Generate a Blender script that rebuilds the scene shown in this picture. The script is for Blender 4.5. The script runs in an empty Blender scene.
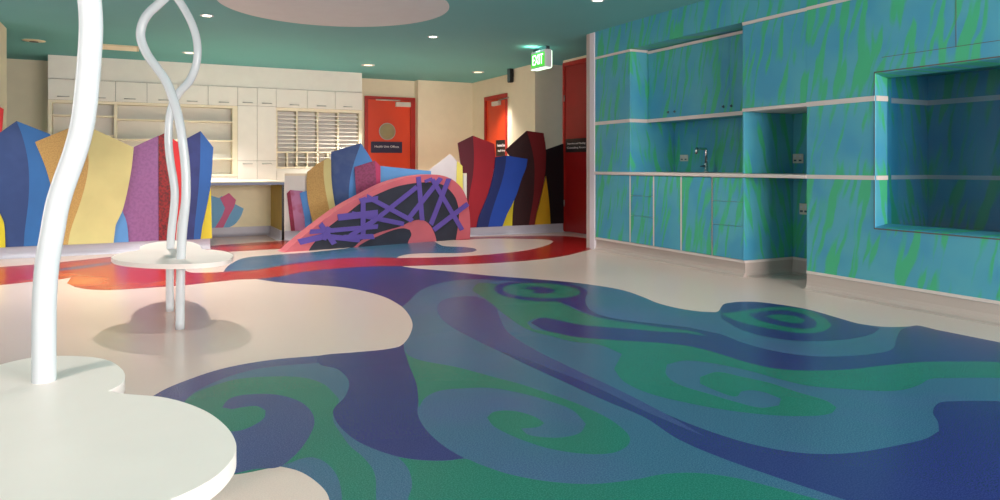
import bpy, bmesh, math, random
from mathutils import Vector, Matrix
from mathutils.geometry import tessellate_polygon
random.seed(7)
C = bpy.context.scene.collection
# ------------------------------------------------------------------ camera model
f, HC, HZ = 720.0, 1.05, 165.0
TH = math.atan(361.0 / f)
FX, FY, RX, RY = math.sin(TH), math.cos(TH), math.cos(TH), -math.sin(TH)
def ray(x):
    r = (x - 500.0) / f
    return FX + RX * r, FY + RY * r
def Pz(x, y, z=0.0):
    d = f * (HC - z) / (y - HZ); a, b = ray(x)
    return Vector((a * d, b * d, z))
def Py(x, y, Y):
    a, b = ray(x); d = Y / b
    return Vector((a * d, Y, HC - (y - HZ) * d / f))
def Px(x, y, X):
    a, b = ray(x); d = X / a
    return Vector((X, b * d, HC - (y - HZ) * d / f))
def Pd(x, y, d):
    a, b = ray(x)
    return Vector((a * d, b * d, HC - (y - HZ) * d / f))
def Pv(x, y, A, B):                      # vertical plane through two plan points
    a, b = ray(x); ex, ey = B[0] - A[0], B[1] - A[1]
    d = (A[0] * ey - A[1] * ex) / (a * ey - b * ex)
    return Vector((a * d, b * d, HC - (y - HZ) * d / f))

# ------------------------------------------------------------------ materials
def lin(c):
    return tuple(((v / 255) / 12.92 if v / 255 <= .04045 else ((v / 255 + .055) / 1.055) ** 2.4) for v in c) + (1.0,)
def newmat(name):
    m = bpy.data.materials.new(name); m.use_nodes = True
    nt = m.node_tree
    return m, nt, nt.nodes['Principled BSDF'], nt.nodes, nt.links
def paint(name, rgb, rough=.5, metal=0.0, var=.06, scale=6.0, spec=.5, coat=0.0):
    m, nt, b, N, L = newmat(name)
    g = N.new('ShaderNodeNewGeometry'); n = N.new('ShaderNodeTexNoise'); n.inputs['Scale'].default_value = scale
    n.inputs['Detail'].default_value = 3
    L.new(g.outputs['Position'], n.inputs['Vector'])
    r = N.new('ShaderNodeValToRGB'); c = lin(rgb)
    r.color_ramp.elements[0].position = .3; r.color_ramp.elements[1].position = .7
    r.color_ramp.elements[0].color = tuple(v * (1 - var) for v in c[:3]) + (1,)
    r.color_ramp.elements[1].color = tuple(min(1, v * (1 + var)) for v in c[:3]) + (1,)
    L.new(n.outputs['Fac'], r.inputs['Fac']); L.new(r.outputs['Color'], b.inputs['Base Color'])
    b.inputs['Roughness'].default_value = rough; b.inputs['Metallic'].default_value = metal
    b.inputs['Specular IOR Level'].default_value = spec
    return m
def speckle(name, rgb, rgb2=None, amt=.25, rough=.3, scale=190.0, blotch=None):
    """sheet vinyl / sprayed paint with fine flecks; blotch = second colour mixed in large soft patches"""
    m, nt, b, N, L = newmat(name)
    g = N.new('ShaderNodeNewGeometry'); n = N.new('ShaderNodeTexNoise'); n.inputs['Scale'].default_value = scale
    n.inputs['Detail'].default_value = 2
    L.new(g.outputs['Position'], n.inputs['Vector'])
    c = lin(rgb)[:3]; c2 = lin(rgb2)[:3] if rgb2 else tuple(min(1, v * 1.6 + .02) for v in c)
    base = N.new('ShaderNodeRGB'); base.outputs[0].default_value = c + (1,)
    col = base.outputs[0]
    if blotch:
        n2 = N.new('ShaderNodeTexNoise'); n2.inputs['Scale'].default_value = blotch[1]; L.new(g.outputs['Position'], n2.inputs['Vector'])
        r2 = N.new('ShaderNodeValToRGB'); r2.color_ramp.elements[0].position = blotch[2]; r2.color_ramp.elements[1].position = blotch[2] + .18
        mx = N.new('ShaderNodeMixRGB'); mx.inputs[2].default_value = lin(blotch[0])
        L.new(n2.outputs['Fac'], r2.inputs['Fac']); L.new(r2.outputs['Color'], mx.inputs[0]); L.new(col, mx.inputs[1]); col = mx.outputs[0]
    r = N.new('ShaderNodeValToRGB'); r.color_ramp.elements[0].position = .42; r.color_ramp.elements[1].position = .62
    r.color_ramp.elements[0].color = (0, 0, 0, 1); r.color_ramp.elements[1].color = (amt, amt, amt, 1)
    mx = N.new('ShaderNodeMixRGB'); mx.inputs[2].default_value = c2 + (1,)
    L.new(n.outputs['Fac'], r.inputs['Fac']); L.new(r.outputs['Color'], mx.inputs[0]); L.new(col, mx.inputs[1])
    L.new(mx.outputs[0], b.inputs['Base Color'])
    b.inputs['Roughness'].default_value = rough
    return m
def emit(name, rgb, s):
    m, nt, b, N, L = newmat(name)
    b.inputs['Base Color'].default_value = lin(rgb); b.inputs['Emission Color'].default_value = lin(rgb)
    b.inputs['Emission Strength'].default_value = s
    return m
def aqua_mat(name, blue, green, rough=.45):
    """blue laminate with sprayed green seaweed strokes leaning off the vertical"""
    m, nt, b, N, L = newmat(name)
    g = N.new('ShaderNodeNewGeometry'); s = N.new('ShaderNodeSeparateXYZ'); L.new(g.outputs['Position'], s.inputs[0])
    def mth(op, a, bb):
        q = N.new('ShaderNodeMath'); q.operation = op
        for i, v in enumerate((a, bb)):
            if isinstance(v, (int, float)): q.inputs[i].default_value = v
            else: L.new(v, q.inputs[i])
        return q.outputs[0]
    u = mth('ADD', s.outputs['X'], s.outputs['Y'])
    wob = N.new('ShaderNodeTexNoise'); wob.inputs['Scale'].default_value = 3.0; L.new(g.outputs['Position'], wob.inputs['Vector'])
    ush = mth('ADD', mth('ADD', u, mth('MULTIPLY', s.outputs['Z'], .22)), mth('MULTIPLY', mth('SUBTRACT', wob.outputs['Fac'], .5), .10))
    cmb = N.new('ShaderNodeCombineXYZ'); L.new(mth('MULTIPLY', ush, 14.5), cmb.inputs[0]); L.new(mth('MULTIPLY', s.outputs['Z'], 1.9), cmb.inputs[1])
    n = N.new('ShaderNodeTexNoise'); n.inputs['Scale'].default_value = 1.0; n.inputs['Detail'].default_value = 1.2; n.inputs['Roughness'].default_value = .45
    n.inputs['Distortion'].default_value = .35
    L.new(cmb.outputs[0], n.inputs['Vector'])
    r = N.new('ShaderNodeValToRGB'); r.color_ramp.elements[0].position = .505; r.color_ramp.elements[1].position = .595
    L.new(n.outputs['Fac'], r.inputs['Fac'])
    n3 = N.new('ShaderNodeTexNoise'); n3.inputs['Scale'].default_value = 2.2; L.new(g.outputs['Position'], n3.inputs['Vector'])
    bl = N.new('ShaderNodeValToRGB'); bl.color_ramp.elements[0].color = lin(blue); bl.color_ramp.elements[1].color = lin((blue[0] - 14, blue[1] - 13, blue[2] + 2))
    bl.color_ramp.elements[0].position = .4; bl.color_ramp.elements[1].position = .62
    L.new(n3.outputs['Fac'], bl.inputs['Fac'])
    mx = N.new('ShaderNodeMixRGB'); mx.inputs[2].default_value = lin(green)
    L.new(r.outputs['Color'], mx.inputs[0]); L.new(bl.outputs['Color'], mx.inputs[1]); L.new(mx.outputs[0], b.inputs['Base Color'])
    b.inputs['Roughness'].default_value = rough
    return m
M = {}
M['cream_wall'] = paint('cream_wall_paint', (232, 221, 194), .7, var=.02)
M['white_wall'] = paint('white_wall_paint', (222, 220, 214), .7, var=.02)
M['ceil'] = paint('teal_ceiling_paint', (96, 168, 168), .75, var=.04, scale=.7)
M['ceil_disc'] = paint('ceiling_disc_paint', (200, 212, 210), .75, var=.02)
M['floor'] = speckle('cream_sheet_vinyl', (222, 200, 190), (198, 178, 170), .35, .24, 200)
M['indigo'] = speckle('indigo_vinyl', (36, 42, 104), (80, 86, 150), .3, .27)
M['violet'] = speckle('violet_blue_vinyl', (50, 62, 114), (110, 122, 170), .3, .27)
M['steel'] = speckle('steel_blue_vinyl', (48, 90, 120), (110, 146, 170), .3, .27, blotch=((60, 84, 128), 1.1, .5))
M['green'] = speckle('green_vinyl', (22, 104, 88), (84, 160, 146), .3, .27)
M['red'] = speckle('red_vinyl', (170, 32, 34), (150, 60, 70), .25, .25, blotch=((206, 112, 62), .9, .55))
M['redr'] = speckle('deep_red_vinyl', (160, 26, 26), (140, 50, 50), .25, .25)
M['cove'] = speckle('skirting_vinyl', (190, 176, 168), (170, 158, 150), .3, .35, 200)
M['lilac'] = paint('lilac_skirting_vinyl', (196, 194, 206), .4, var=.03)
M['band'] = paint('pale_edge_strip', (214, 202, 196), .45, var=.02)
M['post'] = paint('pale_lilac_post_paint', (216, 210, 216), .5, var=.02)
M['aqua'] = aqua_mat('seaweed_laminate', (82, 164, 182), (66, 176, 128))
M['knob'] = paint('steel_knob', (92, 110, 118), .35, .8)
M['chrome'] = paint('chrome', (205, 205, 205), .15, 1.0, .02)
M['steel_m'] = paint('brushed_steel', (170, 170, 168), .3, 1.0, .05)
M['outlet'] = paint('outlet_plastic', (206, 200, 188), .4, var=.02)
M['white'] = paint('white_gloss_enamel', (208, 212, 216), .22, var=.01)
M['whitetop'] = paint('white_laminate_top', (236, 223, 217), .42, var=.015, spec=.3)
M['cab'] = paint('cream_white_laminate', (232, 227, 218), .4, var=.02)
M['cabedge'] = paint('cream_edge', (234, 224, 198), .5, var=.02)
M['gap'] = paint('shadow_gap', (96, 90, 84), .7)
M['door'] = paint('red_door_paint', (212, 62, 20), .4, var=.06, scale=2)
M['doorframe'] = paint('dark_red_frame_paint', (172, 32, 22), .4, var=.05)
M['dred'] = paint('deep_red_panel_paint', (150, 14, 14), .4, var=.05)
M['sign'] = paint('navy_sign_face', (34, 26, 62), .35, var=.02)
M['black'] = paint('black_plastic', (16, 16, 20), .45)
M['lettering'] = paint('white_lettering', (226, 220, 222), .5, var=.01)
M['glass'] = paint('window_glass', (150, 142, 108), .08, var=.1)
m_, nt_, b_, N_, L_ = newmat('tinted_glass'); M['tint'] = m_
tr_ = N_.new('ShaderNodeBsdfTransparent'); tr_.inputs[0].default_value = (.50, .67, .78, 1)
gl_ = N_.new('ShaderNodeBsdfGlossy'); gl_.inputs['Roughness'].default_value = .05; mx_ = N_.new('ShaderNodeMixShader'); mx_.inputs[0].default_value = .03
L_.new(tr_.outputs[0], mx_.inputs[1]); L_.new(gl_.outputs[0], mx_.inputs[2]); L_.new(mx_.outputs[0], N_['Material Output'].inputs['Surface'])
M['exit_green'] = emit('exit_green', (70, 190, 60), .9)
M['exit_white'] = emit('exit_white', (225, 255, 225), 1.6)
M['lamp'] = emit('lamp_glow', (255, 240, 215), 9.0)
M['lampdim'] = emit('lamp_glow_soft', (255, 236, 200), 1.6)
M['vent'] = paint('cream_vent', (214, 200, 168), .5)
M['deskgrey'] = paint('blue_grey_laminate', (104, 116, 146), .4)
M['olive'] = paint('olive_yellow_panel', (196, 164, 42), .5)
M['deskback'] = paint('pale_yellow_panel', (248, 238, 198), .6, var=.04)
M['greyvinyl'] = speckle('grey_vinyl', (168, 166, 164), (140, 140, 140), .3, .25)
def cr(n, rgb, **k): M[n] = paint('board_' + n, rgb, k.pop('rough', .55), var=k.pop('var', .05), scale=k.pop('scale', 4), **k)
def cs(n, rgb, rgb2, amt=.5, scale=60): M[n] = speckle('board_' + n, rgb, rgb2, amt, .55, scale)
cs('b_navyface', (34, 64, 120), (48, 76, 132), .5, 5); cr('b_blue', (36, 102, 168))
cs('b_ochre', (192, 156, 88), (164, 128, 70), .6, 70); cr('b_yellow', (204, 196, 132))
cs('b_mauve', (146, 94, 146), (128, 78, 132), .6, 30); cr('b_lblue', (84, 144, 204))
cs('b_dred', (146, 16, 24), (60, 8, 12), .8, 45); cr('b_red', (206, 28, 34))
cs('b_navy', (24, 40, 104), (40, 54, 124), .5, 8); cr('b_royal', (20, 86, 160)); cr('b_lemon', (216, 200, 40))
cs('b_crim', (150, 34, 78), (110, 20, 40), .6, 10); cs('b_crimlilac', (182, 120, 160), (150, 40, 70), .8, 6)
cs('b_deepblue', (44, 74, 132), (66, 90, 140), .6, 7); cr('b_sky', (70, 132, 200))
cs('b_plum', (140, 54, 100), (110, 40, 74), .7, 30); cr('b_pink', (176, 44, 96)); cr('b_silver', (204, 200, 204))
cr('b_palelemon', (216, 206, 90)); cr('b_wine', (92, 16, 36)); cr('b_crimson', (160, 14, 36))
cr('b_navy2', (10, 36, 102)); cr('b_blue2', (16, 68, 168)); cr('b_gold', (206, 158, 20)); cs('b_maroon', (46, 6, 12), (30, 5, 9), .6, 40)
cr('b_dkred', (106, 8, 16)); cr('b_black', (12, 12, 20)); cr('d_rose', (222, 104, 150)); cr('d_sky', (120, 184, 228))
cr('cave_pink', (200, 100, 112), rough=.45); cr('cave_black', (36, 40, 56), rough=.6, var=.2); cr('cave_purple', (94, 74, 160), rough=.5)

# ------------------------------------------------------------------ geometry helpers
def finish(name, bm, mats, parent=None, smooth=False):
    bmesh.ops.remove_doubles(bm, verts=bm.verts, dist=1e-6)
    me = bpy.data.meshes.new(name)
    off = parent.get('_loc') if parent is not None else None
    if parent is not None:
        r = parent
        while r.parent is not None: r = r.parent
        bmesh.ops.translate(bm, verts=bm.verts, vec=-Vector(r.location))
    bm.normal_update(); bm.to_mesh(me); bm.free()
    for m in (mats if isinstance(mats, (list, tuple)) else [mats]): me.materials.append(M[m] if isinstance(m, str) else m)
    o = bpy.data.objects.new(name, me); C.objects.link(o)
    if parent is not None: o.parent = parent
    if smooth:
        for p in me.polygons: p.use_smooth = True
    return o
def thing(name, label, cat, loc, group=None):
    o = bpy.data.objects.new(name, None); C.objects.link(o); o.location = loc; o.empty_display_size = .1
    o['label'] = label; o['category'] = cat
    if group: o['group'] = group
    return o
def tag(o, label, cat, group=None):
    o['label'] = label; o['category'] = cat
    if group: o['group'] = group
    return o
def struct(name, bm, mats, parent=None):
    o = finish(name, bm, mats, parent)
    if parent is None: o['kind'] = 'structure'
    return o
def NB(): return bmesh.new()
def box(bm, x0, y0, z0, x1, y1, z1, bev=0.0, mi=0):
    x0, x1 = min(x0, x1), max(x0, x1); y0, y1 = min(y0, y1), max(y0, y1); z0, z1 = min(z0, z1), max(z0, z1)
    t = bmesh.new()
    bmesh.ops.create_cube(t, size=1.0)
    bmesh.ops.transform(t, matrix=Matrix.Translation(((x0 + x1) / 2, (y0 + y1) / 2, (z0 + z1) / 2)) @ Matrix.Diagonal((x1 - x0, y1 - y0, z1 - z0, 1)), verts=t.verts)
    if bev > 0:
        bmesh.ops.bevel(t, geom=t.edges[:], offset=min(bev, .45 * min(x1 - x0, y1 - y0, z1 - z0)), segments=2, profile=.5, affect='EDGES')
    for fc in t.faces: fc.material_index = mi
    merge(bm, t)
    return bm
def merge(bm, t):
    me = bpy.data.meshes.new('tmp'); t.to_mesh(me); t.free(); bm.from_mesh(me); bpy.data.meshes.remove(me)
def prism(bm, pts, vec, mi=0):
    """pts: planar loop of Vectors, extruded by vec; closed solid"""
    t = bmesh.new(); n = len(pts)
    a = [t.verts.new(p) for p in pts]; b = [t.verts.new(p + vec) for p in pts]
    for tri in tessellate_polygon([pts]):
        try:
            t.faces.new([a[i] for i in tri]); t.faces.new([b[i] for i in reversed(tri)])
        except ValueError: pass
    for i in range(n):
        j = (i + 1) % n; t.faces.new((a[i], b[i], b[j], a[j]))
    bmesh.ops.recalc_face_normals(t, faces=t.faces[:])
    for fc in t.faces: fc.material_index = mi
    merge(bm, t); return bm
def flat(bm, pts, mi=0):
    a = [bm.verts.new(p) for p in pts]
    for tri in tessellate_polygon([pts]):
        fc = bm.faces.new([a[i] for i in tri]); fc.material_index = mi
        fc.normal_update()
        if fc.normal.z < 0: fc.normal_flip()
def tube(bm, pts, r, seg=16, cap=True):
    """swept round bar through 3-D points (list of Vector); r may be a list"""
    t = bmesh.new(); rings = []; n = len(pts)
    prevn = None
    for i, p in enumerate(pts):
        d = (pts[min(i + 1, n - 1)] - pts[max(i - 1, 0)]).normalized()
        if prevn is None:
            up = Vector((1, 0, 0)) if abs(d.x) < .9 else Vector((0, 1, 0)); nn = d.cross(up).normalized()
        else: nn = (prevn - d * prevn.dot(d)).normalized()
        prevn = nn; bb = d.cross(nn)
        ri = r[i] if isinstance(r, (list, tuple)) else r
        rings.append([t.verts.new(p + (nn * math.cos(2 * math.pi * k / seg) + bb * math.sin(2 * math.pi * k / seg)) * ri) for k in range(seg)])
    for a, b in zip(rings, rings[1:]):
        for k in range(seg): t.faces.new((a[k], a[(k + 1) % seg], b[(k + 1) % seg], b[k])).smooth = True
    if cap: t.faces.new(rings[0][::-1]); t.faces.new(rings[-1])
    bmesh.ops.recalc_face_normals(t, faces=t.faces[:])
    merge(bm, t); return bm
def lathe(bm, c, prof, seg=24, axis='z', mi=0):
    """prof: list of (r, h)"""
    t = bmesh.new(); rings = []
    for r, h in prof:
        rings.append([t.verts.new((r * math.cos(2 * math.pi * k / seg), r * math.sin(2 * math.pi * k / seg), h)) for k in range(seg)])
    for a, b in zip(rings, rings[1:]):
        for k in range(seg): t.faces.new((a[k], a[(k + 1) % seg], b[(k + 1) % seg], b[k])).smooth = True
    t.faces.new(rings[0][::-1]); t.faces.new(rings[-1])
    R = {'z': Matrix.Identity(4), 'x': Matrix.Rotation(-math.pi / 2, 4, 'Y'), 'y': Matrix.Rotation(math.pi / 2, 4, 'X')}[axis]
    bmesh.ops.transform(t, matrix=Matrix.Translation(c) @ R, verts=t.verts)
    bmesh.ops.recalc_face_normals(t, faces=t.faces[:])
    for fc in t.faces: fc.material_index = mi
    merge(bm, t); return bm
def smooth(pts, closed=True, k=6, corner=62):
    """Catmull-Rom through 2-D points; vertices that turn sharply stay corners"""
    n = len(pts); out = []
    P = [Vector(p) for p in pts]
    def isc(i):
        if not closed and i in (0, n - 1): return True
        a = P[i] - P[i - 1]; b = P[(i + 1) % n] - P[i]
        if a.length < 1e-9 or b.length < 1e-9: return True
        return math.degrees(a.angle(b)) > corner
    cn = [isc(i) for i in range(n)]
    for i in range(n if closed else n - 1):
        j = (i + 1) % n
        p1, p2 = P[i], P[j]
        L = (p2 - p1).length
        def tang(q, prv, nxt):
            d = nxt - prv
            return d.normalized() * L if d.length > 1e-9 else Vector((0, 0)) 
        t1 = (p2 - p1) if cn[i] else tang(p1, P[i - 1], p2)
        t2 = (p2 - p1) if cn[j] else tang(p2, p1, P[(j + 1) % n])
        if cn[i] and cn[j]: out.append(p1); continue
        for s in range(k):
            t = s / k; t_2 = t * t; t_3 = t_2 * t
            out.append(p1 * (2 * t_3 - 3 * t_2 + 1) + t1 * (t_3 - 2 * t_2 + t) + p2 * (-2 * t_3 + 3 * t_2) + t2 * (t_3 - t_2))
    if not closed: out.append(P[-1])
    return out
def spline3(pts, k=6):
    n = len(pts); out = []
    for i in range(n - 1):
        p0, p1, p2, p3 = pts[max(i - 1, 0)], pts[i], pts[i + 1], pts[min(i + 2, n - 1)]
        L = (p2 - p1).length
        t1 = (p2 - p0).normalized() * L; t2 = (p3 - p1).normalized() * L
        for s in range(k):
            t = s / k; a = t * t; b = a * t
            out.append(p1 * (2 * b - 3 * a + 1) + t1 * (b - 2 * a + t) + p2 * (-2 * b + 3 * a) + t2 * (b - a))
    out.append(pts[-1]); return out
def text_mesh(s, size, parent, mat, M4, name='lettering', ext=.002, fit=None):
    cu = bpy.data.curves.new('txt', 'FONT'); cu.body = s; cu.size = size; cu.align_x = 'CENTER'; cu.align_y = 'CENTER'; cu.extrude = ext
    o = bpy.data.objects.new('txt', cu); C.objects.link(o)
    bpy.context.view_layer.update()
    me = bpy.data.meshes.new_from_object(o.evaluated_get(bpy.context.evaluated_depsgraph_get()))
    bpy.data.objects.remove(o); bpy.data.curves.remove(cu)
    bm = bmesh.new(); bm.from_mesh(me); bpy.data.meshes.remove(me)
    if fit:
        xs = [v.co.x for v in bm.verts]; ys = [v.co.y for v in bm.verts]
        bmesh.ops.scale(bm, vec=(fit[0] / (max(xs) - min(xs)), fit[1] / (max(ys) - min(ys)), 1), verts=bm.verts)
    bmesh.ops.transform(bm, matrix=M4, verts=bm.verts)
    return finish(name, bm, mat, parent)
def facing(loc, normal):
    """matrix that stands text upright, read from the side the normal points to"""
    n = Vector(normal).normalized(); x = Vector((0, 0, 1)).cross(n).normalized(); z = Vector((0, 0, 1))
    m = Matrix((x, z, n)).transposed().to_4x4(); m.translation = loc
    return m

# ================================================================== FLOOR
CEIL = 2.70
fl = NB()
box(fl, -4.2, -2.6, -.1, 7.6, 13.6, 0.0)
LAY = [0]
FM = ['floor', 'indigo', 'violet', 'steel', 'green', 'red', 'redr', 'greyvinyl']
def inlay(pts, mat, sm=True, k=6, corner=62):
    LAY[0] += 1
    q = smooth(pts, True, k, corner) if sm else [Vector(p) for p in pts]
    flat(fl, [Pz(p.x, p.y, .00003 * LAY[0]) for p in q], FM.index(mat))
def ellipse(cx, cy, rx, ry, rot, mat, n=40):
    c, s = math.cos(math.radians(rot)), math.sin(math.radians(rot))
    inlay([(cx + rx * math.cos(a) * c - ry * math.sin(a) * s, cy + rx * math.cos(a) * s + ry * math.sin(a) * c) for a in [2 * math.pi * i / n for i in range(n)]], mat, False)
# big blue pool
inlay([(158, 393), (190, 379), (225, 368), (270, 360), (320, 355.5), (352, 352.5), (380, 350), (398, 347), (406, 341), (411, 332), (412.5, 324), (409, 315), (401, 306), (388, 298.5), (370, 292.5), (344, 287.5), (320, 285.3), (280, 282.4), (256, 279), (222, 275), (226, 268), (234, 262), (244, 258), (260, 256), (286, 254), (313, 252), (348, 248), (392, 241), (430, 239), (437.6, 243.5), (444, 246), (463.6, 247), (474.6, 248.6), (477, 250.2), (472, 252), (459, 253), (435, 253.2), (413, 253.8), (402, 255.4), (396.5, 258), (396, 262), (404, 266.6), (446, 271), (490, 275.6), (534, 279), (567, 281.8), (600, 286), (624, 290.5), (643, 297), (657.6, 303), (677, 308), (696, 311), (710, 312), (718, 311.4), (722, 306), (728, 303), (750, 301.6), (776, 304), (808, 309.4), (840, 318.4), (859, 323.6), (885, 326.8), (910, 326.4), (918, 325.5), (936, 329.6), (968, 336), (1000, 342.4), (1150, 372), (1500, 450), (1500, 700), (330, 700), (331, 520), (328.6, 497), (320, 485), (303, 473), (286, 467.6), (269, 466), (255, 468.8), (228, 475), (190, 490), (140, 480), (118, 450), (130, 415)], 'steel')
# left swirl
inlay([(158, 393), (190, 379), (225, 368), (270, 360), (320, 355.6), (318, 363), (285, 365.5), (255, 369.5), (225, 378), (195, 392), (185, 402), (150, 420), (130, 415)], 'violet')
inlay([(186, 400), (195, 393), (210, 387), (235, 379.5), (269, 376.6), (303, 377.6), (323.5, 384), (335, 394.6), (339, 401), (333.5, 411.6), (333.7, 422), (342, 435), (350, 446), (364, 458), (374.4, 473), (376, 493), (376, 600), (343, 600), (342, 500), (338, 478), (327, 463.5), (313, 457.4), (300, 459), (290, 463), (275, 467), (228, 475), (180, 470), (160, 430)], 'green')
inlay([(225, 403), (232, 397.5), (248.6, 394.4), (276, 394.6), (299.6, 401.4), (311, 411), (314.5, 421), (312, 431), (303, 446), (293, 457), (279, 467), (255, 469), (228, 475), (190, 480), (190, 430), (215, 420)], 'violet')
inlay([(222, 408), (232, 409), (242, 407.3), (257, 406.2), (265.5, 410.5), (264, 418), (250, 427), (236.7, 431), (210, 432), (205, 415)], 'green')
# indigo whale-tail
inlay([(318, 359.5), (320, 355.6), (352, 352.5), (380, 350), (398, 347), (403.5, 344), (406, 355), (410, 367.4), (415.5, 379), (418.4, 391), (418.6, 401), (417.6, 413), (422, 424), (432, 436), (446, 447.5), (464.6, 458.4), (446, 460.4), (422, 460), (398, 456.5), (374.4, 449), (354, 439), (338.7, 425), (333, 413), (335.5, 406.3), (344, 398), (349, 386), (347, 377.6), (337, 369), (320, 364.5)], 'indigo')
# lower green
inlay([(398, 457.4), (422, 460.4), (446, 460.8), (466, 459), (480, 464.5), (510, 474.4), (549, 481.5), (592, 484), (635, 479.5), (664, 474), (698, 473), (736, 478), (770, 486.4), (798, 494), (825, 501.5), (900, 530), (900, 640), (405, 640), (408, 500), (412, 486), (410, 473), (405, 464)], 'green')
# centre spiral
inlay([(403.5, 348), (408, 355), (422, 360.6), (456, 367), (490, 376), (520, 384), (549, 393.6), (582, 405.6), (611, 420), (627, 433), (630, 440), (626, 447), (611, 453.2), (582, 453.6), (549, 448.5), (525, 441), (506, 433), (493, 425.5), (487, 417.5), (494, 411.8), (514, 411), (534, 416.5), (544.5, 423), (538, 427), (521, 428.5), (528, 434.5), (544, 437.2), (563, 437.2), (580, 432.8), (586, 424), (573, 410.5), (549, 401), (520, 393), (490, 388), (463, 388.4), (439, 391), (425, 398), (418.7, 408), (418.4, 399), (416.5, 384), (410, 367)], 'green')
# purple drift, widening to the near right corner
inlay([(440, 302), (455, 297), (478, 297), (494, 305), (500, 318), (507, 331), (530, 347), (573, 368.5), (616, 388.5), (664, 413), (712, 432), (760, 446), (808, 453.4), (856, 452.4), (904, 444), (926, 438.5), (939, 431), (938, 422), (933, 412), (938, 403.5), (952, 401.3), (1000, 401), (1285, 405), (1285, 660), (860, 640), (846, 500), (827, 494), (770, 475), (722, 458), (678, 439), (645, 417.6), (606, 401), (558, 379), (520, 361.5), (497, 350), (470, 337), (449, 325), (438, 313)], 'indigo')
inlay([(440, 302), (455, 297), (478, 297), (494, 305), (500, 318), (507, 331), (530, 347), (573, 368.5), (616, 388.5), (664, 413), (706, 437), (645, 411), (600, 389), (556, 371), (520, 357), (497, 350), (470, 337), (449, 325), (438, 313)], 'violet')
# far edge, indigo wash by the red band
inlay([(256, 279), (240, 276), (300, 262), (396, 261), (404, 266.8), (446, 271), (490, 275.6), (534, 279), (567, 281.8), (576, 283), (560, 283.8), (530, 282), (500, 280.2), (470, 279.4), (440, 283), (420, 291), (408, 302), (402, 306.5), (388, 298.5), (370, 292.5), (344, 287.5), (320, 285.3), (280, 282.4)], 'indigo')
# upper green field and spiral
inlay([(478, 283.5), (497, 284), (500, 292), (512, 298), (552, 300), (565, 304.8), (580, 311.5), (600, 318), (648, 325.5), (684, 330), (704, 333.6), (712, 336.5), (684, 333), (658, 331.6), (624, 328.4), (583, 325), (559, 320.5), (545, 318), (535, 318.6), (527, 322.5), (533, 329), (552, 334.4), (581, 339), (555, 336.5), (528, 329.5), (508, 317), (488, 301), (472, 290)], 'green')
ellipse(541, 291, 47, 10.2, 2.5, 'indigo')
ellipse(541.5, 290.6, 39, 7.6, 2.5, 'green')
inlay([(523, 288.4), (532, 286.6), (546, 287.4), (555, 290), (553, 292.6), (542, 293.6), (531, 292.4), (536, 290.2)], 'indigo')
inlay([(548, 299), (570, 299.5), (583, 296), (588, 292), (585.5, 298), (586, 304), (592, 311), (604, 316), (624, 319.8), (658, 323.8), (686, 327), (706, 331), (722, 334.6), (738, 341), (715, 339), (700, 333.2), (684, 330), (648, 325.3), (600, 317.6), (580, 310.5), (566, 304.3)], 'indigo')
# dark wave
inlay([(530.5, 322.6), (537, 318.6), (547, 318.2), (559, 320.4), (583, 325), (624, 328.4), (658, 331.4), (684, 332.8), (706, 336), (722, 335.5), (738, 341), (770, 350), (808, 355.8), (846, 356), (878, 353), (893, 348.5), (896.5, 339), (900, 331), (910, 326.6), (918, 325.5), (936, 329.6), (968, 336), (1000, 342.4), (1150, 372), (1290, 403), (1290, 406), (1120, 384), (1000, 362.6), (961, 361.6), (923, 362), (888, 365), (853, 369), (814, 370.6), (776, 368.6), (744, 361.6), (720, 354), (691, 346.5), (662, 343), (614, 340), (576, 337), (548, 331.4)], 'indigo')
# right swirl
inlay([(722, 306), (728, 303), (750, 301.8), (776, 304.2), (808, 309.6), (840, 318.6), (859, 324), (880, 328), (872, 334), (845, 339.5), (805, 341), (768, 337), (740, 329), (721, 318)], 'indigo')
inlay([(719, 313), (732, 312.5), (752, 309.5), (770, 307.2), (787, 307.2), (808, 310.4), (824, 317.6), (832, 325.5), (823, 331.4), (802, 333), (776, 329.8), (750, 324.6), (732, 319)], 'green')
inlay([(748, 314), (766, 311), (787, 310.6), (806, 315), (817, 322), (815, 327), (801, 328.6), (778, 325), (757, 319.6)], 'indigo')
inlay([(764, 316), (778, 314.4), (794, 316), (806, 320), (800, 323.4), (784, 321.6)], 'green')
# mid green band and the right-hand spiral under it
inlay([(530, 329), (548, 331.4), (576, 337), (614, 340), (662, 343), (691, 346.5), (720, 354), (744, 361.6), (776, 368.6), (814, 370.6), (853, 369), (888, 365), (923, 362), (961, 361.6), (1000, 362.6), (1120, 384), (1120, 386), (1000, 378), (952, 378), (930, 379), (920, 384.5), (905, 389.4), (885, 391), (846, 389), (808, 385.6), (779, 379), (750, 371), (712, 363.2), (684, 360.6), (667, 364.5), (666, 374), (678, 384), (712, 394.8), (731, 400.6), (760, 407.6), (779, 405.4), (781, 398.6), (760, 391.2), (742, 391.2), (736, 396.6), (717, 391), (700, 383.6), (700, 377), (717, 372), (741, 376.6), (770, 383), (798, 392.2), (826, 400.6), (836.6, 407.4), (831, 413.4), (808, 416), (770, 415), (726, 410), (688, 403), (650, 393.6), (624, 381.6), (614, 369), (622, 354), (600, 345), (570, 341)], 'green')
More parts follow.
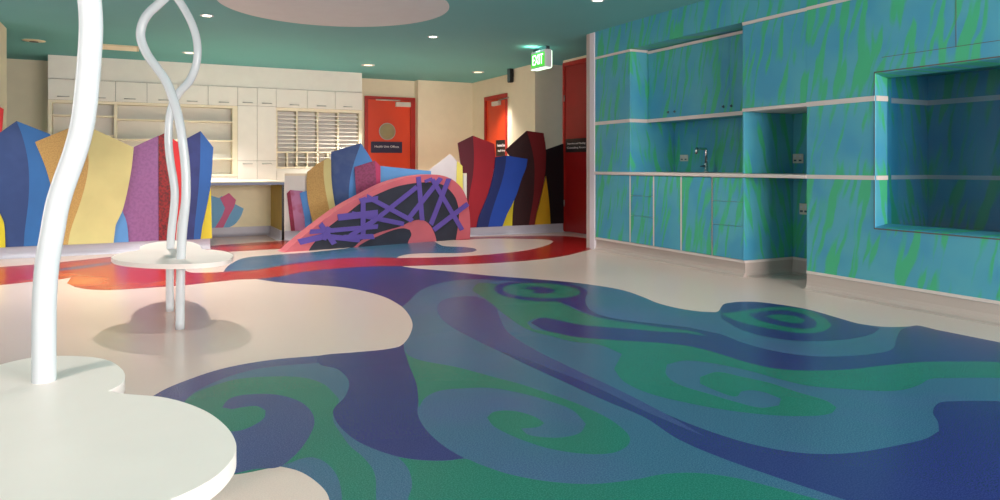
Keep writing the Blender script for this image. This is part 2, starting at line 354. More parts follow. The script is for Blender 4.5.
# red river
inlay([(-120, 277), (0, 267), (33, 264.6), (57, 262.5), (111, 256.8), (150, 252.4), (200, 246.8), (240, 243.6), (300, 239.5), (300, 246), (289, 248.2), (250, 250.5), (215, 253), (192, 257.5), (182, 265), (187, 271.5), (205, 272.6), (230, 271.4), (252, 270.2), (280, 266), (310, 262), (340, 258.4), (370, 257.4), (400, 258), (400, 266), (370, 266.4), (330, 269), (300, 272.4), (280, 276.4), (256, 279), (238, 279.6), (186, 285), (165, 286.6), (120, 289.6), (97, 289.8), (78, 287.6), (66.8, 283.4), (71, 277.4), (57, 279.6), (30, 282), (0, 285), (-120, 296)], 'red')
inlay([(398, 258), (435, 257.4), (468, 256), (501, 253.4), (523, 250.8), (538, 247.8), (549, 244.4), (554, 241.4), (548, 239.6), (523, 238.8), (490, 238.4), (455, 240), (440, 238), (475, 236.8), (520, 236), (565, 236), (592, 239.4), (598, 243), (592, 248.6), (582, 251.6), (567, 255.4), (545, 258.8), (512, 261.8), (468, 264.2), (435, 265.2), (398, 266.2)], 'redr')
inlay([(58, 269), (84, 265.6), (111, 262), (111, 264), (84, 268), (58, 271)], 'violet')
struct('floor', fl, FM)

# ================================================================== ROOM SHELL
ce = NB()
box(ce, -4.2, -2.6, CEIL, 7.6, 13.6, CEIL + .1)
lathe(ce, (1.8133, 7.377, CEIL - .006), [(1.161, 0), (1.161, .012)], 96, 'z', 1)
struct('ceiling', ce, ['ceil', 'ceil_disc'])
b = NB(); box(b, -4.2, 13.4, 0, 7.6, 13.6, CEIL); box(b, Py(418, 90, 13.2).x, 13.2, 0, 6.1, 13.4, CEIL); struct('wall_back', b, 'cream_wall')
# window wall behind the camera
b = NB(); box(b, -4.2, -2.8, 0, 7.6, -2.6, .5); box(b, -4.2, -2.8, 2.45, 7.6, -2.6, CEIL)
for x0, x1 in ((-4.2, -3.4), (-1.4, 1.5), (3.3, 3.5), (5.0, 7.6)): box(b, x0, -2.8, .5, x1, -2.6, 2.45)
struct('wall_front', b, 'white_wall')
# window wall on the left
b = NB(); box(b, -4.4, -2.6, 0, -4.2, 13.6, .5); box(b, -4.4, -2.6, 2.45, -4.2, 13.6, CEIL)
for y0, y1 in ((-2.6, -1.2), (1.6, 1.9), (4.7, 5.0), (7.8, 13.6)): box(b, -4.4, y0, .5, -4.2, y1, 2.45)
struct('wall_left', b, 'white_wall')
def win(n, axis, c, a0, a1):
    t = NB()
    for lo, hi, z0, z1 in ((a0, a1, .5, .56), (a0, a1, 2.39, 2.45), (a0, a0 + .06, .56, 2.39), (a1 - .06, a1, .56, 2.39), ((a0 + a1) / 2 - .03, (a0 + a1) / 2 + .03, .56, 2.39)):
        if axis == 'x': box(t, c - .04, lo, z0, c + .04, hi, z1, .006)
        else: box(t, lo, c - .04, z0, hi, c + .04, z1, .006)
    struct('window_%d' % n, t, 'white')
win(1, 'y', -2.7, 1.5, 3.3); win(2, 'y', -2.7, 3.5, 5.0); win(6, 'y', -2.7, -3.4, -1.4)
win(3, 'x', -4.3, -1.2, 1.6); win(4, 'x', -4.3, 1.9, 4.7); win(5, 'x', -4.3, 5.0, 7.8)
# right-hand side beyond the kitchen: wall with two red doors and a cream column
XR = 6.0
b = NB()
box(b, XR, 11.02, 0, XR + .15, 11.66, CEIL); box(b, XR, 12.62, 0, XR + .15, 13.4, CEIL)
box(b, XR, 11.66, 2.36, XR + .15, 12.62, CEIL); box(b, XR, 7.65, 0, XR + .15, 8.2, CEIL)
box(b, XR, 8.2, 2.66, XR + .15, 9.74, CEIL)
struct('wall_right', b, 'cream_wall')
b = NB(); box(b, 5.75, 10.2, 0, 6.7, 11.02, CEIL); struct('wall_column', b, 'cream_wall')
# cream return wall at the far left
b = NB(); box(b, -2.0, 9.9, 0, -1.43, 10.45, CEIL); struct('wall_return', b, 'cream_wall')
# low walls behind the painted boards
b = NB(); box(b, -4.2, 9.73, 0, .79, 9.85, 1.0); struct('wall_low', b, 'white_wall')
A0, B0 = Vector((1.82, 10.35, 0)), Vector((4.28, 9.62, 0))
dAB = (B0 - A0).normalized(); nAB = Vector((dAB.y, -dAB.x, 0))
if nAB.y > 0: nAB = -nAB
def lowwall(bm, p, q, z0, z1, th, mi=0):
    d = (q - p).normalized(); n = Vector((-d.y, d.x, 0)); n = n if n.y > 0 else -n
    prism(bm, [Vector((p.x, p.y, z0)), Vector((q.x, q.y, z0)), Vector((q.x, q.y, z1)), Vector((p.x, p.y, z1))], n * th, mi)
b = NB(); lowwall(b, A0, B0, 0, .90, .10); lowwall(b, A0, B0, .90, .93, .12, 1)
struct('wall_bench', b, ['white_wall', 'cabedge'])
b = NB(); lowwall(b, Vector((4.28, 9.72, 0)), Vector((5.98, 9.72, 0)), 0, 1.0, .10); struct('wall_hedge', b, 'white_wall')
# coved skirting
COVE = [(0, .13), (.012, .13), (.013, .06), (.017, .035), (.028, .014), (.05, .004), (.075, .002), (.075, 0), (0, 0)]
def cove(bm, p, q, n, mi=0, top=None, topmi=1):
    p, q, n = Vector(p), Vector(q), Vector(n).normalized()
    pts = [p + n * a + Vector((0, 0, h)) for a, h in COVE]
    prism(bm, pts, q - p, mi)
    if top:
        prism(bm, [p + n * a + Vector((0, 0, h)) for a, h in ((0, .13), (.016, .13), (.016, .13 + top), (0, .13 + top))], q - p, topmi)
b = NB(); cove(b, (-4.2, 9.73, 0), (.80, 9.73, 0), (0, -1, 0)); struct('baseboard_left', b, ['lilac'])
b = NB(); cove(b, A0, B0, nAB); struct('baseboard_middle', b, ['lilac'])
b = NB(); cove(b, (4.28, 9.72, 0), (5.98, 9.72, 0), (0, -1, 0)); cove(b, (XR, 9.72, 0), (XR, 9.74, 0), (-1, 0, 0)); struct('baseboard_right', b, ['lilac'])

# ================================================================== KITCHEN SIDE (right)
XF, XB = 5.06, 5.69
Y0, Y1, Y2, YP, YE = 4.29, 5.0, 6.745, 7.46, 7.65
b = NB(); box(b, XB + .02, 4.0, 0, XB + .14, 7.65, CEIL); struct('wall_kitchen', b, 'aqua')
# tall front wall with an opening for the niche
NY0, NY1, NZ0, NZ1 = 2.4, 3.655, .566, 1.757
b = NB()
box(b, XF, -2.6, .13, XF + .19, NY0, CEIL); box(b, XF, NY1, .13, XF + .19, Y0, CEIL)
box(b, XF, NY0, .13, XF + .19, NY1, NZ0); box(b, XF, NY0, NZ1, XF + .19, NY1, CEIL)
box(b, XF + .19, Y0 - .10, 0, XB + .02, Y0, CEIL); box(b, XF + .012, -2.6, 0, XF + .19, Y0, .13)
struct('wall_feature', b, 'aqua')
# thin joints of the upper panelling
b = NB()
yj = Px(956, 47, XF).y
box(b, XF - .002, -2.6, 1.868, XF + .002, 3.60, 1.872); box(b, XF - .002, yj - .002, 1.872, XF + .002, yj + .002, CEIL)
struct('trim_1', b, 'gap')
# pale bands across the feature wall
for i, (z0, z1) in enumerate(((1.543, 1.583), (.935, .968), (2.36, 2.388), (.132, .155))):
    b = NB()
    spans = [(-2.6, NY0), (NY1, Y0)] if NZ0 < z0 < NZ1 else [(-2.6, Y0)]
    for y0, y1 in spans: box(b, XF - .008, y0, z0, XF, y1 - (.0 if y1 == Y0 else .0), z1, .002)
    struct('trim_%d' % (i + 2), b, 'band')
b = NB(); cove(b, (XF + .012, -2.6, 0), (XF + .012, Y0, 0), (-1, 0, 0)); struct('baseboard_feature', b, ['cove'])
# bulkhead above the cupboards
b = NB(); box(b, XF, Y0, 2.388, XB + .02, YP, CEIL); struct('wall_bulkhead', b, 'aqua')
# end post
b = NB(); box(b, XF - .01, YP, 0, XB + .14, YE - .08, CEIL, .006, 0); box(b, XF - .004, YE - .08, 0, XB + .14, YE, CEIL, .006, 1)
struct('wall_post', b, ['post', 'cove'])
# recessed display niche in the feature wall
t = thing('display_niche', 'deep square niche recessed in the seaweed wall, glazed, with a splayed blue frame', 'niche', (XF, (NY0 + NY1) / 2, NZ0))
b = NB()   # splayed frame ring
fo = [(NY0, NZ0), (NY1, NZ0), (NY1, NZ1), (NY0, NZ1)]; fi = [(NY0 + .03, NZ0 + .03), (NY1 - .008, NZ0 + .03), (NY1 - .008, NZ1 - .035), (NY0 + .03, NZ1 - .035)]
va = [b.verts.new((XF - .006, y, z)) for y, z in fo]; vb = [b.verts.new((XF + .005, y + (.008 if y < 2.5 else -.004), z + (.008 if z < 1 else -.008))) for y, z in fo]
vc = [b.verts.new((XF + .13, y, z)) for y, z in fi]; vd = [b.verts.new((XF + .13, y, z)) for y, z in fo]
for A_, B_ in ((va, vb), (vb, vc), (vc, vd), (vd, va)):
    for i in range(4): b.faces.new((A_[i], A_[(i + 1) % 4], B_[(i + 1) % 4], B_[i]))
bmesh.ops.recalc_face_normals(b, faces=b.faces[:]); finish('frame', b, 'aqua', t)
b = NB()
for y0, y1, z0, z1 in ((NY0 - .010, NY1 + .010, NZ0 - .010, NZ0), (NY0 - .010, NY1 + .010, NZ1, NZ1 + .010), (NY0 - .010, NY0, NZ0, NZ1), (NY1, NY1 + .010, NZ0, NZ1)):
    box(b, XF - .003, y0, z0, XF + .002, y1, z1)
finish('shadow_line', b, 'gap', t)
cb = (XF + .19, NY0 - .1, NZ0 - .02, 5.83, NY1 + .08, NZ1 + .02)   # cavity
b = NB()
box(b, cb[3], cb[1], cb[2], cb[3] + .02, cb[4], cb[5]); box(b, cb[0], cb[4], cb[2], cb[3] + .02, cb[4] + .02, cb[5]); box(b, cb[0], cb[1] - .02, cb[2], cb[3] + .02, cb[1], cb[5])
box(b, cb[0], cb[1] - .02, cb[2] - .02, cb[3] + .02, cb[4] + .02, cb[2]); box(b, cb[0], cb[1] - .02, cb[5], cb[3] + .02, cb[4] + .02, cb[5] + .02)
finish('cavity_lining', b, 'aqua', t)
for z0, z1 in ((1.543, 1.583), (.935, .968)):
    b = NB(); box(b, cb[3] - .006, cb[1], z0, cb[3], cb[4], z1); box(b, cb[0], cb[4] - .006, z0, cb[3] - .006, cb[4], z1)
    yy = NY1 - .006; prism(b, [Vector((XF, NY1 - .006, z0)), Vector((XF + .13, NY1 - .010, z0)), Vector((XF + .13, NY1 - .010, z1)), Vector((XF, NY1 - .006, z1))], Vector((0, -.005, 0)))
    finish('pale_band', b, 'band', t)

b = NB(); v4 = [b.verts.new((XF + .132, y, z)) for y, z in fo]; b.faces.new(v4); o = finish('glass_pane', b, 'tint', t); o['label'] = 'blue-tinted glass pane'

# worktop
t = thing('kitchen_worktop', 'long pale kitchen worktop running along the seaweed cupboards', 'worktop', (XF, 6, .935))
b = NB()
sx0, sx1, sy0, sy1 = 5.2, 5.52, 5.75, 6.3
box(b, XF - .012, Y0, .935, sx0, YP, .968, .004); box(b, sx1, Y0, .935, XB + .02, YP, .968); box(b, sx0, Y0, .935, sx1, sy0, .968); box(b, sx0, sy1, .935, sx1, YP, .968)
finish('top', b, 'band', t)
b = NB()
box(b, sx0 - .012, sy0 - .012, .966, sx1 + .012, sy0 + .004, .972, .002); box(b, sx0 - .012, sy1 - .004, .966, sx1 + .012, sy1 + .012, .972, .002)
box(b, sx0 - .012, sy0, .966, sx0 + .004, sy1, .972, .002); box(b, sx1 - .004, sy0, .966, sx1 + .012, sy1, .972, .002)
box(b, sx0, sy0, .80, sx1, sy1, .804)
for q in ((sx0, sy0, sx0 + .003, sy1), (sx1 - .003, sy0, sx1, sy1), (sx0, sy0, sx1, sy0 + .003), (sx0, sy1 - .003, sx1, sy1)): box(b, q[0], q[1], .80, q[2], q[3], .968)
finish('sink_bowl', b, 'steel_m', t)
# tap
tp = Pd(706.2, 171.0, 0) ; tp = Px(706.2, 171, 5.58)
t = thing('mixer_tap', 'slim chrome square-necked mixer tap behind the kitchen sink', 'tap', (tp.x, tp.y, .968))
b = NB(); lathe(b, (tp.x, tp.y, .968), [(.030, 0), (.030, .012), (.022, .02), (.022, .10), (.018, .105)], 20); finish('base', b, 'chrome', t)
b = NB()
top = 1.05 - (148.8 - HZ) * (tp.x / ray(706)[0]) / f
dirs = Px(696.4, 152, 5.40); reach = Vector((dirs.x - tp.x, dirs.y - tp.y, 0))
tube(b, [Vector((tp.x, tp.y, 1.06)), Vector((tp.x, tp.y, top - .02))] + [Vector((tp.x, tp.y, top)) + reach * .04] + [Vector((tp.x, tp.y, top)) + reach * s for s in (.3, .9, .97)] + [Vector((tp.x, tp.y, top - .02)) + reach, Vector((tp.x, tp.y, top - .06)) + reach], .0145, 12)
finish('spout', b, 'chrome', t)
b = NB(); tube(b, [Vector((tp.x - .02, tp.y, 1.04)), Vector((tp.x - .075, tp.y + .012, 1.035))], [.009, .006], 10); finish('lever', b, 'knob', t)
# outlets
def outlet(p, axis, w, h, label):
    t = thing('power_outlet', label, 'outlet', p)
    b = NB()
    if axis == 'x': box(b, p[0] - .012, p[1] - w / 2, p[2] - h / 2, p[0], p[1] + w / 2, p[2] + h / 2, .004)
    else: box(b, p[0] - w / 2, p[1] - .012, p[2] - h / 2, p[0] + w / 2, p[1], p[2] + h / 2, .004)
    finish('face_plate', b, 'outlet', t)
    for s in (-1, 1):
        b = NB(); box(b, p[0] - .017, p[1] + s * w * .25 - .012, p[2] + h * .08, p[0] - .011, p[1] + s * w * .25 + .012, p[2] + h * .32, .002); finish('rocker_switch', b, 'white', t)
        b = NB(); box(b, p[0] - .0135, p[1] + s * w * .25 - .016, p[2] - h * .3, p[0] - .011, p[1] + s * w * .25 + .016, p[2] - h * .12); finish('socket', b, 'knob', t)
p = Px(684.5, 158, XB + .02); outlet((XB + .02, p.y, p.z), 'x', .13, .075, 'small cream power outlet on the splashback behind the tap')
p = Px(798.5, 158.5, XB + .02); outlet((XB + .02, p.y, p.z), 'x', .12, .09, 'cream power outlet above the worktop inside the open niche')
p = Px(804.5, 209, XB + .02); outlet((XB + .02, p.y, p.z), 'x', .10, .105, 'cream power outlet under the worktop in the empty appliance bay')

G_B = 'base cupboards under the worktop'
def fronts_x(bm, y0, y1, z0, z1, x=XF, th=.02):
    box(bm, x, y0, z0, x + th, y1, z1, .0025)
def base_unit(y0, y1, fronts, label, top=.933):
    t = thing('base_cupboard', label, 'cupboard', (XF, (y0 + y1) / 2, .13), G_B)
    b = NB(); box(b, XF + .022, y0 + .001, .155, XB + .015, y1 - .001, top)
    if y0 > Y1 + .03: box(b, XF, y0 + .0006, .156, XF + .021, y0 + .010, .933)
    if y1 < YP - .01: box(b, XF, y1 - .010, .156, XF + .021, y1 - .0006, .933)
    finish('carcass', b, 'band', t)
    for kind, a0, a1, z0, z1 in fronts:
        b = NB(); fronts_x(b, a0, a1, z0, z1); finish(kind, b, 'aqua', t)
yb = [Px(x, 220, XF).y for x in (595, 630, 653.5, 681, 712, 744)]
g = .0115
base_unit(yb[1], YP, [('door', yb[1] + g, YP - g, .158, .93)], 'seaweed-patterned base cupboard beside the pale end post')
z3 = (.158, .47, .70, .93)
base_unit(yb[2], yb[1], [('drawer', yb[2] + g, yb[1] - g, z3[i] + .0015, z3[i + 1] - .0015) for i in range(3)], 'narrow seaweed base unit of three drawers, second from the end post')
base_unit(yb[3], yb[2], [('door', yb[3] + g, yb[2] - g, .158, .93)], 'seaweed base cupboard with one door under the power outlet left of the tap', .79)
base_unit(yb[4], yb[3], [('door', yb[4] + .0015, yb[3] - g, .158, .93)], 'seaweed base cupboard with one plain door directly below the tap', .79)
base_unit(Y1 + .02, yb[4], [('drawer', Y1 + .022, yb[4] - .0015, z3[i] + .0015, z3[i + 1] - .0015) for i in range(3)], 'seaweed base unit of three drawers next to the open appliance bay')
# end panels between sink run and open bay
b = NB(); box(b, XF, Y1, .155, XB + .02, Y1 + .018, .934, .002); tag(finish('end_panel', b, 'aqua'), 'seaweed end panel below the worktop, flanking the empty appliance bay', 'panel')
b = NB(); box(b, XF, Y1, .969, XB + .02, Y1 + .018, 1.547, .002); tag(finish('end_panel', b, 'aqua'), 'seaweed divider panel above the worktop between sink and open niche', 'panel')
# kitchen skirting and its pale strip
b = NB()
cove(b, (XF + .03, Y1 - .0, 0), (XF + .03, YP, 0), (-1, 0, 0), 0); box(b, XF - .004, Y1 - .004, .132, XF + .03, YP, .155, 0, 1)
cove(b, (XF + .03, Y1 + .018, 0), (XB + .02, Y1 + .018, 0), (0, -1, 0), 0); box(b, XF - .004, Y1 - .012, .132, XB + .02, Y1, .155, 0, 1)
cove(b, (XB + .02, Y0, 0), (XB + .02, Y1, 0), (-1, 0, 0), 0); box(b, XB, Y0, .132, XB + .02, Y1, .155, 0, 1)
box(b, XF + .03, Y1 + .018, 0, XB + .02, YP, .131, 0, 0)
struct('baseboard_kitchen', b, ['cove', 'band'])
# tall wall cupboard by the post
t = thing('wall_cupboard', 'full-depth seaweed cupboard standing on the worktop beside the end post', 'cupboard', (XF, 7.1, .968))
b = NB(); box(b, XF + .02, Y2, .969, XB + .018, YP - .001, 2.387); finish('carcass', b, 'aqua', t)
b = NB(); box(b, XF, Y2, .97, XF + .019, YP - .002, 1.546, .002); finish('door', b, 'aqua', t)
b = NB(); box(b, XF, Y2, 1.582, XF + .019, YP - .002, 2.358, .002); finish('door', b, 'aqua', t)
for z0, z1 in ((1.543, 1.583), (2.36, 2.387)):
    b = NB(); box(b, XF - .005, Y2 - .005, z0, XF + .02, YP - .002, z1, .002); box(b, XF + .02, Y2 - .005, z0, 5.31, Y2, z1)
    finish('edge_strip', b, 'band', t)
# overhead cupboards over the sink
XO = 5.31
yo = [Y2 - .006, Px(673, 100, XO).y, Px(702, 100, XO).y, Px(729, 100, XO).y, Y1 + .02]
t = thing('overhead_cupboard', 'long seaweed overhead cupboard with four doors above the sink', 'cupboard', (XO, 5.9, 1.55))
b = NB(); box(b, XO + .02, yo[4], 1.552, XB + .018, yo[0], 2.385); finish('carcass', b, 'aqua', t)
for z0, z1 in ((1.543, 1.583), (2.345, 2.375)):
    b = NB(); box(b, XO - .006, yo[4], z0, XO + .02, yo[0], z1, .002); finish('edge_strip', b, 'band', t)
for i in range(4):
    b = NB(); box(b, XO, yo[i + 1] + .0015, 1.582, XO + .019, yo[i] - .0015, 2.343, .002); d = finish('door', b, 'aqua', t)
    ky = (yo[i + 1] + .055) if i % 2 == 0 else (yo[i] - .055)
    b = NB(); lathe(b, (XO - .02, ky, 1.64), [(.013, 0), (.015, .006), (.008, .012), (.006, .021)], 14, 'x'); 
    finish('knob', b, 'knob', d)
# cupboard over the open niche
t = thing('wall_cupboard', 'seaweed wall cupboard with plain front above the open niche, beside the tall wall', 'cupboard', (XF, 4.65, 1.55))
b = NB(); box(b, XF + .02, Y0 + .002, 1.56, XB + .018, Y1 + .016, 2.386); finish('carcass', b, 'aqua', t)
b = NB(); box(b, XF + .001, Y0 + .002, 1.58, XF + .019, Y1 + .018, 2.356, .002); finish('door', b, 'aqua', t)
b = NB(); box(b, XF - .005, Y0 + .001, 2.358, XF + .02, Y1 + .018, 2.386, .002); finish('edge_strip', b, 'band', t)
b = NB(); box(b, XF - .005, Y0 + .001, 1.548, XB + .018, Y1 + .018, 1.578, .002); finish('bottom_board', b, 'band', t)

# ================================================================== WHITE STORAGE WALL (back)
YC, YCB = 12.65, 13.38
def X_(x): return Py(x, 100, YC).x
zs0, zs1 = 2.345, 2.03
b = NB(); box(b, X_(48), YC - .0, zs0 + .004, X_(362), YCB, CEIL); struct('trim_6', b, 'cab')
def handle(par, xc, z, w=.16):
    b = NB()
    tube(b, [Vector((xc - w / 2, YC - .045, z)), Vector((xc + w / 2, YC - .045, z))], .007, 8)
    for s in (-1, 1): tube(b, [Vector((xc + s * w * .38, YC - .045, z)), Vector((xc + s * w * .38, YC - .018, z))], .005, 8)
    finish('handle', b, 'steel_m', par)
def cdoor(par, x0, x1, z0, z1, hx=None, hz=None):
    b = NB(); box(b, x0 + .0025, YC - .02, z0 + .0025, x1 - .0025, YC, z1 - .0025, .002); d = finish('door', b, 'cab', par)
    if hx is not None: handle(d, hx, hz)
    return d
# open shelving with overhead doors
xs = [X_(x) for x in (48, 82, 115.6, 147, 178, 208, 237.6)]
t = thing('overhead_cupboard', 'row of six cream overhead doors above the open white shelving', 'cupboard', (.1, YC, zs1), 'cream storage along the back wall')
b = NB(); box(b, xs[0], YC + .002, zs1, xs[6], YCB, zs0); finish('carcass', b, 'gap', t)
for i in range(6):
    hx = xs[i + 1] - .24 if i % 2 == 0 else xs[i] + .24
    cdoor(t, xs[i], xs[i + 1], zs1, zs0, hx, zs1 + .05)
t = thing('shelf_unit', 'open cream shelving with two bays below the overhead doors', 'shelving', (.1, YC, .86), 'cream storage along the back wall')
xr = X_(232.5)
b = NB()
box(b, xs[0], YC - .01, .86, xs[0] + .05, YCB, zs1); box(b, xr, YC - .01, .86, xs[6], YCB, zs1); box(b, xs[0] + .05, YC - .01, zs1 - .04, xr, YCB, zs1)
box(b, xs[0] + .05, YC - .01, .86, xr, YCB, .90); finish('frame', b, 'cabedge', t)
b = NB(); box(b, xs[0] + .05, YC + .20, .9, xr, YC + .22, zs1 - .04); finish('back_board', b, 'white_wall', t)
xm = X_(115.6)
b = NB(); box(b, xm - .02, YC - .008, .9, xm + .02, YC + .20, zs1 - .04); finish('divider', b, 'cabedge', t)
for x0, x1, zz in ((xs[0] + .05, xm - .02, (1.80, 1.50, 1.2)), (xm + .02, xr, (1.76, 1.45, 1.15))):
    for z in zz:
        b = NB(); box(b, x0, YC, z - .012, x1, YC + .20, z + .012, .002); finish('shelf', b, 'cabedge', t)
t = thing('base_cupboard', 'cream base cupboard under the open shelving, behind the painted boards', 'cupboard', (.1, YC, 0), 'cream storage along the back wall')
b = NB(); box(b, xs[0], YC, 0, xs[6], YCB, .858); finish('carcass', b, 'cab', t)
for i in range(6): cdoor(t, xs[i], xs[i + 1], .1, .82, (xs[i] + xs[i + 1]) / 2, .76)
# tall cupboards
xt = [X_(x) for x in (237.6, 257, 276)]
for i in range(2):
    t = thing('tall_cupboard', ['tall narrow cream cupboard right of the open shelving', 'tall narrow cream cupboard next to the pigeonholes'][i], 'cupboard', ((xt[i] + xt[i + 1]) / 2, YC, 0), 'cream storage along the back wall')
    b = NB(); box(b, xt[i] + .001, YC + .002, 0, xt[i + 1] - .001, YCB, zs0); finish('carcass', b, 'gap', t)
    xc = (xt[i] + xt[i + 1]) / 2
    cdoor(t, xt[i], xt[i + 1], zs1 + .01, zs0, xc, zs1 + .06); cdoor(t, xt[i], xt[i + 1], 1.12, zs1 + .01); cdoor(t, xt[i], xt[i + 1], .08, 1.12, xc, 1.07)
# pigeonholes
xp = [X_(x) for x in (276, 307, 335, 362)]
t = thing('overhead_cupboard', 'three cream overhead doors above the pigeonhole rack', 'cupboard', (2.8, YC, zs1), 'cream storage along the back wall')
b = NB(); box(b, xp[0] + .001, YC + .002, zs1, xp[3], YCB, zs0); finish('carcass', b, 'gap', t)
for i, hx in enumerate((xp[1] - .22, xp[1] + .24, xp[2] + .22)): cdoor(t, xp[i], xp[i + 1], zs1, zs0, hx, zs1 + .05)
t = thing('pigeonhole_rack', 'cream pigeonhole rack of slim paper slots left of the red door', 'rack', (2.8, YC, 1.0), 'cream storage along the back wall')
def zpx(x, y): return Py(x, y, YC).z
pz1, pzm, pz0 = 1.975, 1.27, 1.02
pxs = [X_(x) for x in (277.5, 297, 317.7, 338, 358.8)]
b = NB()
box(b, xp[0] + .001, YC - .006, pz0 - .03, pxs[0], YCB, zs1); box(b, pxs[4], YC - .006, pz0 - .03, xp[3], YCB, zs1)
box(b, pxs[0], YC - .006, pz1, pxs[4], YCB, zs1); box(b, pxs[0], YC - .006, pz0 - .03, pxs[4], YCB, pz0); finish('frame', b, 'cabedge', t)
b = NB(); box(b, pxs[0], YC + .16, pz0, pxs[4], YC + .18, pz1); finish('back_board', b, 'cab', t)
for x in pxs[1:4]:
    b = NB(); box(b, x - .014, YC - .004, pz0, x + .014, YC + .16, pz1, .002); finish('divider', b, 'cabedge', t)
b = NB(); box(b, pxs[0], YC - .004, pzm - .012, pxs[4], YC + .16, pzm + .012, .002); finish('divider', b, 'cabedge', t)
for i in range(4):
    xa, xb2 = pxs[i] + .014, pxs[i + 1] - .014
    for k in range(1, 10):
        z = pzm + .012 + (pz1 - pzm - .012) * k / 10
        b = NB(); box(b, xa, YC + .004, z - .009, xb2, YC + .16, z + .009); finish('slot_shelf', b, 'cab', t)
    xh = (xa + xb2) / 2
    b = NB(); box(b, xh - .012, YC - .003, pz0, xh + .012, YC + .16, pzm - .012, .002); finish('divider', b, 'cabedge', t)
    for k in range(1, 3):
        z = pz0 + (pzm - .012 - pz0) * k / 3
        b = NB(); box(b, xa, YC + .004, z - .006, xb2, YC + .16, z + .006); finish('slot_shelf', b, 'cab', t)
t = thing('base_cupboard', 'cream base cupboard below the pigeonhole rack behind the boards', 'cupboard', (2.8, YC, 0), 'cream storage along the back wall')
b = NB(); box(b, xp[0] + .001, YC, 0, xp[3], YCB, .988); finish('carcass', b, 'cab', t)
for i in range(3): cdoor(t, xp[i], xp[i + 1], .1, .95)

# ================================================================== DOORS
YD = 13.4
dx0, dx1 = Py(364.3, 100, YD).x, Py(416, 100, YD).x
dz = Py(366, 96, YD).z
b = NB()
box(b, dx0, YD - .05, 0, dx0 + .06, YD, dz); box(b, dx1 - .13, YD - .05, 0, dx1, YD, dz); box(b, dx0 + .06, YD - .05, dz - .06, dx1 - .13, YD, dz)
d1 = struct('door_1', b, 'doorframe')
b = NB(); box(b, dx0 + .062, YD - .03, .01, dx1 - .132, YD, dz - .062, .003); finish('leaf', b, 'door', d1)
cw = Py(387, 131.5, YD - .03)
b = NB(); lathe(b, (cw.x, YD - .036, cw.z), [(.15, 0), (.15, .004), (.15, .02)], 32, 'y'); finish('round_window', b, 'glass', d1)
b = NB(); lathe(b, (cw.x, YD - .04, cw.z), [(.165, .003), (.165, .012)], 32, 'y'); finish('window_ring', b, 'steel_m', d1)
def ringfix():
    pass
pc = Py(403, 104.6, YD - .06)
b = NB(); box(b, pc.x - .15, YD - .10, pc.z - .045, pc.x + .15, YD - .03, pc.z + .045, .008); tag(finish('door_closer', b, 'outlet'), 'white overhead closer box on the red door beside the pigeonholes', 'door closer')
pa, pb = Py(376, 99.7, YD - .07), Py(400, 100.6, YD - .07)
b = NB(); tube(b, [pa, pb], .012, 8); o = finish('closer_arm', b, 'outlet', bpy.data.objects['door_closer'])
bpy.context.view_layer.update()
def wallsign(name_lbl, c, normal, w, h, lines, mat='sign'):
    n = Vector(normal); t = thing('door_sign', name_lbl, 'sign', c)
    x = Vector((0, 0, 1)).cross(n).normalized()
    b = NB(); z = Vector((0, 0, 1)); cc = Vector(c)
    prism(b, smoothbox(cc, x, z, w, h, .012), n * .012); finish('plate', b, mat, t)
    for s, dzz, fw, fh in lines:
        text_mesh(s, .05, t, 'lettering', facing(cc + n * .014 + z * dzz, n), fit=(fw, fh))
    return t
def smoothbox(c, x, z, w, h, r):
    out = []
    for cx, cz, a0 in ((1, 1, 0), (-1, 1, 90), (-1, -1, 180), (1, -1, 270)):
        for k in range(5):
            a = math.radians(a0 + k * 22.5)
            out.append(c + x * (cx * (w / 2 - r) + r * math.cos(a)) + z * (cz * (h / 2 - r) + r * math.sin(a)))
    return out
sc_ = Py(386.7, 147.3, YD - .04)
wallsign('navy sign with white lettering on the red door beside the pigeonholes', (sc_.x, YD - .031, sc_.z), (0, -1, 0), .62, .215, [('Health Unit Offices', .012, .48, .042)])
# door_2, in the side wall beyond
b = NB(); box(b, XR - .02, 11.66, 0, XR + .15, 11.72, 2.36); box(b, XR - .02, 12.56, 0, XR + .15, 12.62, 2.36); box(b, XR - .02, 11.72, 2.29, XR + .15, 12.56, 2.36)
d2 = struct('door_2', b, 'doorframe')
b = NB(); box(b, XR + .01, 11.722, .01, XR + .05, 12.558, 2.288, .003); finish('leaf', b, 'door', d2)
pc = Px(495, 104, XR - .05)
b = NB(); box(b, XR - .06, pc.y - .14, 2.16, XR + .01, pc.y + .14, 2.24, .008); tag(finish('door_closer', b, 'outlet'), 'pale closer box on the far red door in the side wall', 'door closer')
b = NB(); tube(b, [Vector((XR - .03, pc.y - .1, 2.25)), Vector((XR - .03, pc.y - .5, 2.27))], .012, 8); finish('closer_arm', b, 'steel_m', bpy.data.objects['door_closer.001'])
sg = Px(501.5, 148, XR)
wallsign('dark sign on the far red door, half hidden by the crimson board', (XR + .009, sg.y, sg.z), (-1, 0, 0), .46, .30, [('Treatment Room', .05, .36, .05), ('Staff Only', -.05, .30, .05)], 'black')
